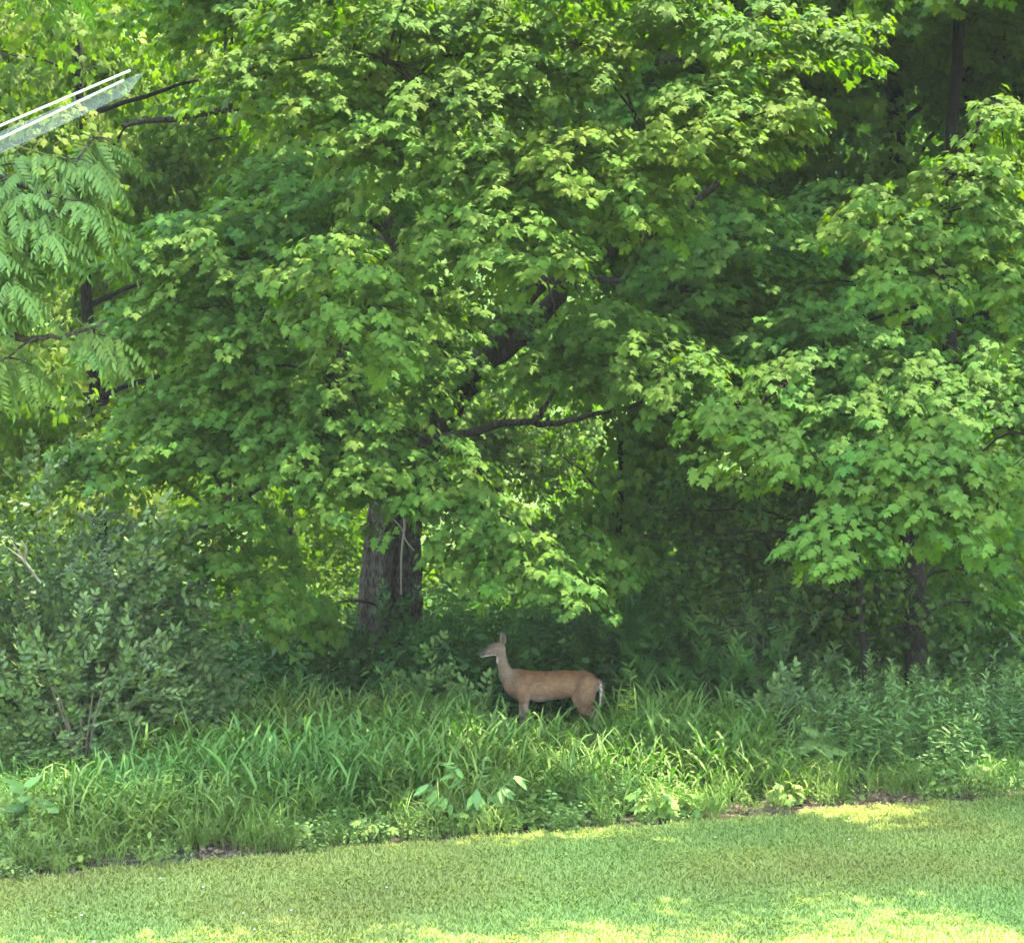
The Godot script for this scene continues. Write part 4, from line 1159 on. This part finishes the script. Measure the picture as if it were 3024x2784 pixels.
func weeds() -> void:
	# lawn grass
	var tuft := lawn_tuft(22, 0.042, 0.07)
	cover("lawn_grass", "short mown grass blades of the lawn", "grass", tuft, "lawn_blade", 60000, Vector2(-6.2, -18.4), Vector2(6.6, -10.2), func(x, s, _z): return 1.0 if s < -0.02 and absf(x) < 5.8 else 0.0, Color(0.95, 0.95, 0.95), 0.8, 1.15)
	var clover := leafy_clump("oval", 7, 0.038, 0.020, 0.07, 3)
	cover("clover", "low clover leaves mixed into the lawn", "clover", clover, "lawn_blade", 6000, Vector2(-6.2, -18.4), Vector2(6.6, -10.2), func(x, s, z): return (0.9 if noise.get_noise_2d(x * 40.0, z * 40.0) > 0.05 else 0.15) if s < -0.02 else 0.0, Color(0.98, 0.95, 0.75), 0.8, 1.2)
	# the ragged edge: dry leaves, low cover, then tall grass
	var dry := leafy_clump("oval", 10, 0.05, 0.026, 0.10, 3)
	cover("dry_leaves", "brown dry leaves and clippings along the lawn's edge", "leaf litter", dry, "dry_leaf", 2600, Vector2(-5.5, -18.6), Vector2(6.0, -13.0), func(x, s, z): return clampf(noise.get_noise_2d(x * 30.0, z * 22.0) * 3.0 - 0.15, 0, 1) if s > -0.08 and s < 0.75 else 0.0, Color(1, 1, 1), 0.7, 1.2)
	var low := leafy_clump("oval", 10, 0.15, 0.040, 0.11, 6)
	cover("ground_cover", "low leafy weeds along the lawn's edge", "weeds", low, "weed_leaf", 5200, Vector2(-5.8, -20.4), Vector2(6.4, -13.0), func(x, s, z): return (clampf(0.75 - noise.get_noise_2d(x * 30.0, z * 22.0) * 2.6, 0.08, 1) * clampf(0.35 + s * 0.8, 0.3, 1.0) if s > -0.05 and s < 3.4 else 0.0), Color(1.05, 1.05, 0.9), 0.5, 1.3)
	var jag := leafy_clump("maple", 6, 0.20, 0.07, 0.09, 4)
	cover("vine_cover", "lobed vine leaves creeping over the lawn's edge", "vines", jag, "weed_leaf", 1500, Vector2(-5.8, -20.4), Vector2(6.4, -13.0), func(x, s, z): return (0.9 if noise.get_noise_2d(x * 34.0 + 500.0, z * 34.0) > 0.02 else 0.1) if s > 0.1 and s < 2.6 else 0.0, Color(1.15, 1.12, 0.8), 0.7, 1.25)
	var fine := grass_clump(16, 0.30, 0.20, 0.007, 0.13)
	cover("thin_grass", "thin bladed grass among the low weeds", "grass", fine, "grass_blade", 1700, Vector2(-5.8, -20.6), Vector2(6.4, -13.2), func(x, s, z): return (0.6 + noise.get_noise_2d(x * 40.0, z * 40.0 + 200.0)) if s > -0.02 and s < 4.0 else 0.0, Color(1.0, 1.0, 0.95), 0.4, 1.1)
	var g := thing("tall_grass", "tall broad bladed grass between the lawn and the woods", "grass", Vector3.ZERO)
	g.set_meta("kind", "stuff")
	var tall := func(x: float, s: float, z: float) -> float:
		if s < 0.35 + 0.9 * maxf(0.0, noise.get_noise_2d(x * 45.0, 600.0)) or z < -20.9: return 0.0
		var right := 1.0 - smoothstep(2.2, 3.2, x)
		var left := smoothstep(-4.6, -2.6, x)
		var d := clampf((s - 0.3) * 0.7, 0.08, 1.0) * (0.75 + noise.get_noise_2d(x * 36.0, z * 36.0 - 70.0) * 1.2) * right * (0.25 + 0.75 * left)
		if z < -19.6 and x > -0.4 and x < 1.3: d *= 0.15
		return d
	for v in 3:
		cover("grass_clump", "", "", grass_clump(7, 0.50, 0.29, 0.020, 0.15), "grass_blade", 1050, Vector2(-5.4, -20.9), Vector2(4.2, -14.6), tall, [Color(1, 1, 1), Color(1.1, 1.0, 0.85), Color(0.9, 1.0, 1.05)][v], 0.85, 1.15, g)
	var yellowy := leafy_clump("lance", 12, 0.46, 0.055, 0.14, 16)
	cover("bedstraw", "yellow green feathery weeds at the left of the tall grass", "weeds", yellowy, "weed_leaf", 330, Vector2(-5.0, -18.0), Vector2(-1.4, -14.2), func(x, s, _z): return (0.9 - 0.35 * absf(x + 3.0)) if s > 0.5 and s < 3.0 else 0.0, Color(1.15, 1.08, 0.7), 0.7, 1.1)
	var under := leafy_clump("oval", 12, 0.55, 0.075, 0.22, 8)
	cover("undergrowth", "shaded leafy undergrowth of the wood", "undergrowth", under, "shaded_leaf", 2600, Vector2(-12.0, -34.0), Vector2(12.0, -19.6), func(_x, s, z): return 0.8 if s > 3.6 and z < -20.7 else 0.0, Color(1, 1, 1), 0.8, 1.7)

	# tall leafy stalks in a dense stand at the right
	var protos := []
	for k in 4: protos.append(stalk([0.95, 1.05, 1.0, 0.9][k]))
	var placed := 0
	for i in 400:
		var x := rf(2.5, 6.4)
		var z := rf(-21.6, -18.2)
		var s := edge_z(x) - z
		if s < 1.3 + 0.5 * rf(0, 1) or rf(0, 1) > smoothstep(2.4, 3.6, x): continue
		if placed >= 110: break
		placed += 1
		var o: Node3D = protos[i % 4].duplicate()
		o.name = numbered("goldenrod_stalk")
		add_child(o)
		o.position = Vector3(x, 0, z)
		o.rotation = Vector3(rf(-0.12, 0.12), rf(0, TAU), rf(-0.12, 0.12))
		o.scale = Vector3.ONE * rf(0.6, 1.02)
		tag(o, "tall leafy stalk in the dense stand at the right edge", "weed", "tall leafy stalks at the right edge")
	for p in protos: p.free()

	cover("mixed_weeds", "mixed leafy weeds between the tall stalks at the right", "weeds", leafy_clump("lance", 10, 0.58, 0.075, 0.2, 11), "weed_leaf", 420, Vector2(1.8, -21.6), Vector2(6.4, -17.6), func(x, s, _z): return smoothstep(1.8, 3.2, x) if s > 1.1 else 0.0, Color(0.78, 0.82, 0.78), 0.6, 1.25)
	big_leaf_plant("sapling", "pale green sapling with big paired leaflets at the front of the grass", Vector3(-0.34, 6.72, -15.75) * Vector3(1, 0, 1), [
		[Vector3(-0.33, 0.40, 0.22), [[0.55, 2.2, -0.25, 0.15], [0.6, 4.4, 0.1, 0.12], [0.75, 2.3, -0.35, 0.16], [0.8, 4.2, 0.0, 0.14], [1.0, 2.6, -0.45, 0.16], [1.0, 3.7, -0.2, 0.16]]],
		[Vector3(0.36, 0.46, 0.20), [[0.5, 1.0, -0.25, 0.14], [0.55, 5.2, 0.1, 0.12], [0.72, 0.9, -0.35, 0.16], [0.78, 5.4, 0.1, 0.14], [1.0, 0.7, -0.4, 0.15], [1.0, 5.9, -0.1, 0.15]]],
		[Vector3(-0.12, 0.54, 0.05), [[0.8, 2.8, 0.0, 0.16], [0.9, 1.2, -0.2, 0.14], [1.0, 3.6, 0.1, 0.15]]],
		[Vector3(0.06, 0.36, 0.25), [[0.7, 2.0, -0.4, 0.14], [0.85, 0.9, -0.5, 0.15], [1.0, 1.6, -0.8, 0.17]]],
		[Vector3(0.12, 0.56, 0.0), [[0.85, 0.3, 0.3, 0.08], [1.0, 1.2, 0.4, 0.09], [1.0, 5.0, 0.6, 0.08]]],
	], "sapling_leaf", "leaflet")
	big_leaf_plant("pokeweed", "broad leaved plant with a rosette of long leaves right of the grass", Vector3(2.82, 7.25, -17.90) * Vector3(1, 0, 1), [
		[Vector3(0.0, 0.46, 0.0), [[0.75, 0.3, 0.05, 0.30], [0.78, 2.9, 0.15, 0.28], [0.85, 1.2, -0.25, 0.28], [0.9, 2.2, 0.0, 0.27], [0.95, 4.2, 0.8, 0.26], [0.9, 5.4, 0.6, 0.25], [1.0, 0.8, 0.5, 0.22], [0.6, 0.9, -0.5, 0.26], [1.0, 3.4, 0.9, 0.16]]],
	], "weed_leaf", "broad")
	big_leaf_plant("milkweed", "pale broad leaved plant at the left edge near the lawn", Vector3(-3.69, 6.48, -14.75) * Vector3(1, 0, 1), [
		[Vector3(-0.02, 0.50, 0.0), [[0.35, 2.8, -0.1, 0.22], [0.4, 0.2, -0.1, 0.22], [0.55, 0.9, -0.1, 0.24], [0.6, 3.6, 0.0, 0.24], [0.7, 2.3, 0.1, 0.24], [0.72, 0.1, 0.2, 0.25], [0.85, 1.4, 0.25, 0.2], [0.9, 3.9, 0.5, 0.22], [1.0, 5.4, 0.9, 0.18], [1.0, 2.6, 0.9, 0.18]]],
		[Vector3(0.16, 0.36, 0.12), [[0.6, 0.4, 0.0, 0.2], [0.7, 2.4, 0.0, 0.2], [1.0, 0.9, 0.3, 0.2], [1.0, 4.4, 0.6, 0.18]]],
	], "sapling_leaf", "broad")
	big_leaf_plant("seedling", "bright yellow green seedling standing just right of the deer's tail", Vector3(1.11, 7.49, -18.90) * Vector3(1, 0, 1), [
		[Vector3(0.01, 0.80, 0.0), [[0.5, 0.2, 0.2, 0.09], [0.52, 3.0, 0.2, 0.09], [0.62, 1.2, 0.0, 0.10], [0.65, 3.9, 0.2, 0.09], [0.72, 0.4, 0.3, 0.10], [0.75, 2.6, 0.2, 0.10], [0.82, 1.6, 0.0, 0.09], [0.85, 5.4, 0.4, 0.09], [0.92, 0.6, 0.6, 0.08], [0.95, 2.7, 0.5, 0.08]]],
		[Vector3(0.05, 0.95, 0.02), [[0.92, 0.3, 0.7, 0.08], [1.0, 1.0, 1.2, 0.08], [1.0, 3.0, 1.0, 0.06]]],
	], "sunfleck_leaf", "broad")
	# small white flowers standing in the lawn
	var ball := leafy_clump("oval", 1, 0.001, 0.013, 0.001, 14)
	for i in 12:
		var x := rf(-3.3, 4.0)
		var z := edge_z(x) + rf(0.25, 2.6)
		var o := thing("clover_flower", "small white clover flower standing in the lawn", "flower", Vector3(x, 0, z), "white clover flowers in the lawn")
		part("flower_head", ball, M.petal, o).position = Vector3(0, 0.045, 0)
		var st := SurfaceTool.new()
		st.begin(Mesh.PRIMITIVE_TRIANGLES)
		tube(st, [Vector3.ZERO, Vector3(0, 0.045, 0)], [0.0015, 0.001], 4)
		part("stem", st.commit(), M.green_stem, o)


func reflected_streaks() -> void:  # a lamp's reflection in window glass, built as solid rails and a clear sheet
	var o := thing("window_reflection", "streaked lamp reflection in window glass, built as two white rails at the upper left", "lamp_reflection", Vector3(-3.6, 0, -6.0))
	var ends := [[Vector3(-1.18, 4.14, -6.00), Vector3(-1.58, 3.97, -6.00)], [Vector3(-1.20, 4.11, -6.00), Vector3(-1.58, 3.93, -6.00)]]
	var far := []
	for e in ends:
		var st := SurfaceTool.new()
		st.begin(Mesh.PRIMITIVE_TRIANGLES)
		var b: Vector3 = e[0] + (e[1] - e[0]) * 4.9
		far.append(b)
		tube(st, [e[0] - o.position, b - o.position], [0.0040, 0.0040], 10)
		part("streak", st.commit(), M.streak_white, o)
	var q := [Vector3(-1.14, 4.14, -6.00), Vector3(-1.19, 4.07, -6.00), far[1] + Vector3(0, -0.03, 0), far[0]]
	var pale_veil := SurfaceTool.new()
	pale_veil.begin(Mesh.PRIMITIVE_TRIANGLES)
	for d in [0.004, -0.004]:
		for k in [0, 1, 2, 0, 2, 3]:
			pale_veil.set_normal(Vector3(0, 0, signf(d)))
			pale_veil.add_vertex(q[k] + Vector3(0, 0, -0.02 + d) - o.position)
	part("pale_veil", pale_veil.commit(), M.streak_veil, o)
	var added_post := SurfaceTool.new()  # added support out of view, holding up the reflection's rails
	added_post.begin(Mesh.PRIMITIVE_TRIANGLES)
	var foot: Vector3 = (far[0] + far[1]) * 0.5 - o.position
	tube(added_post, [Vector3(foot.x, 0, foot.z), Vector3(foot.x, foot.y + 0.05, foot.z)], [0.04, 0.04], 12)
	part("added_post", added_post.commit(), M.streak_white, o)
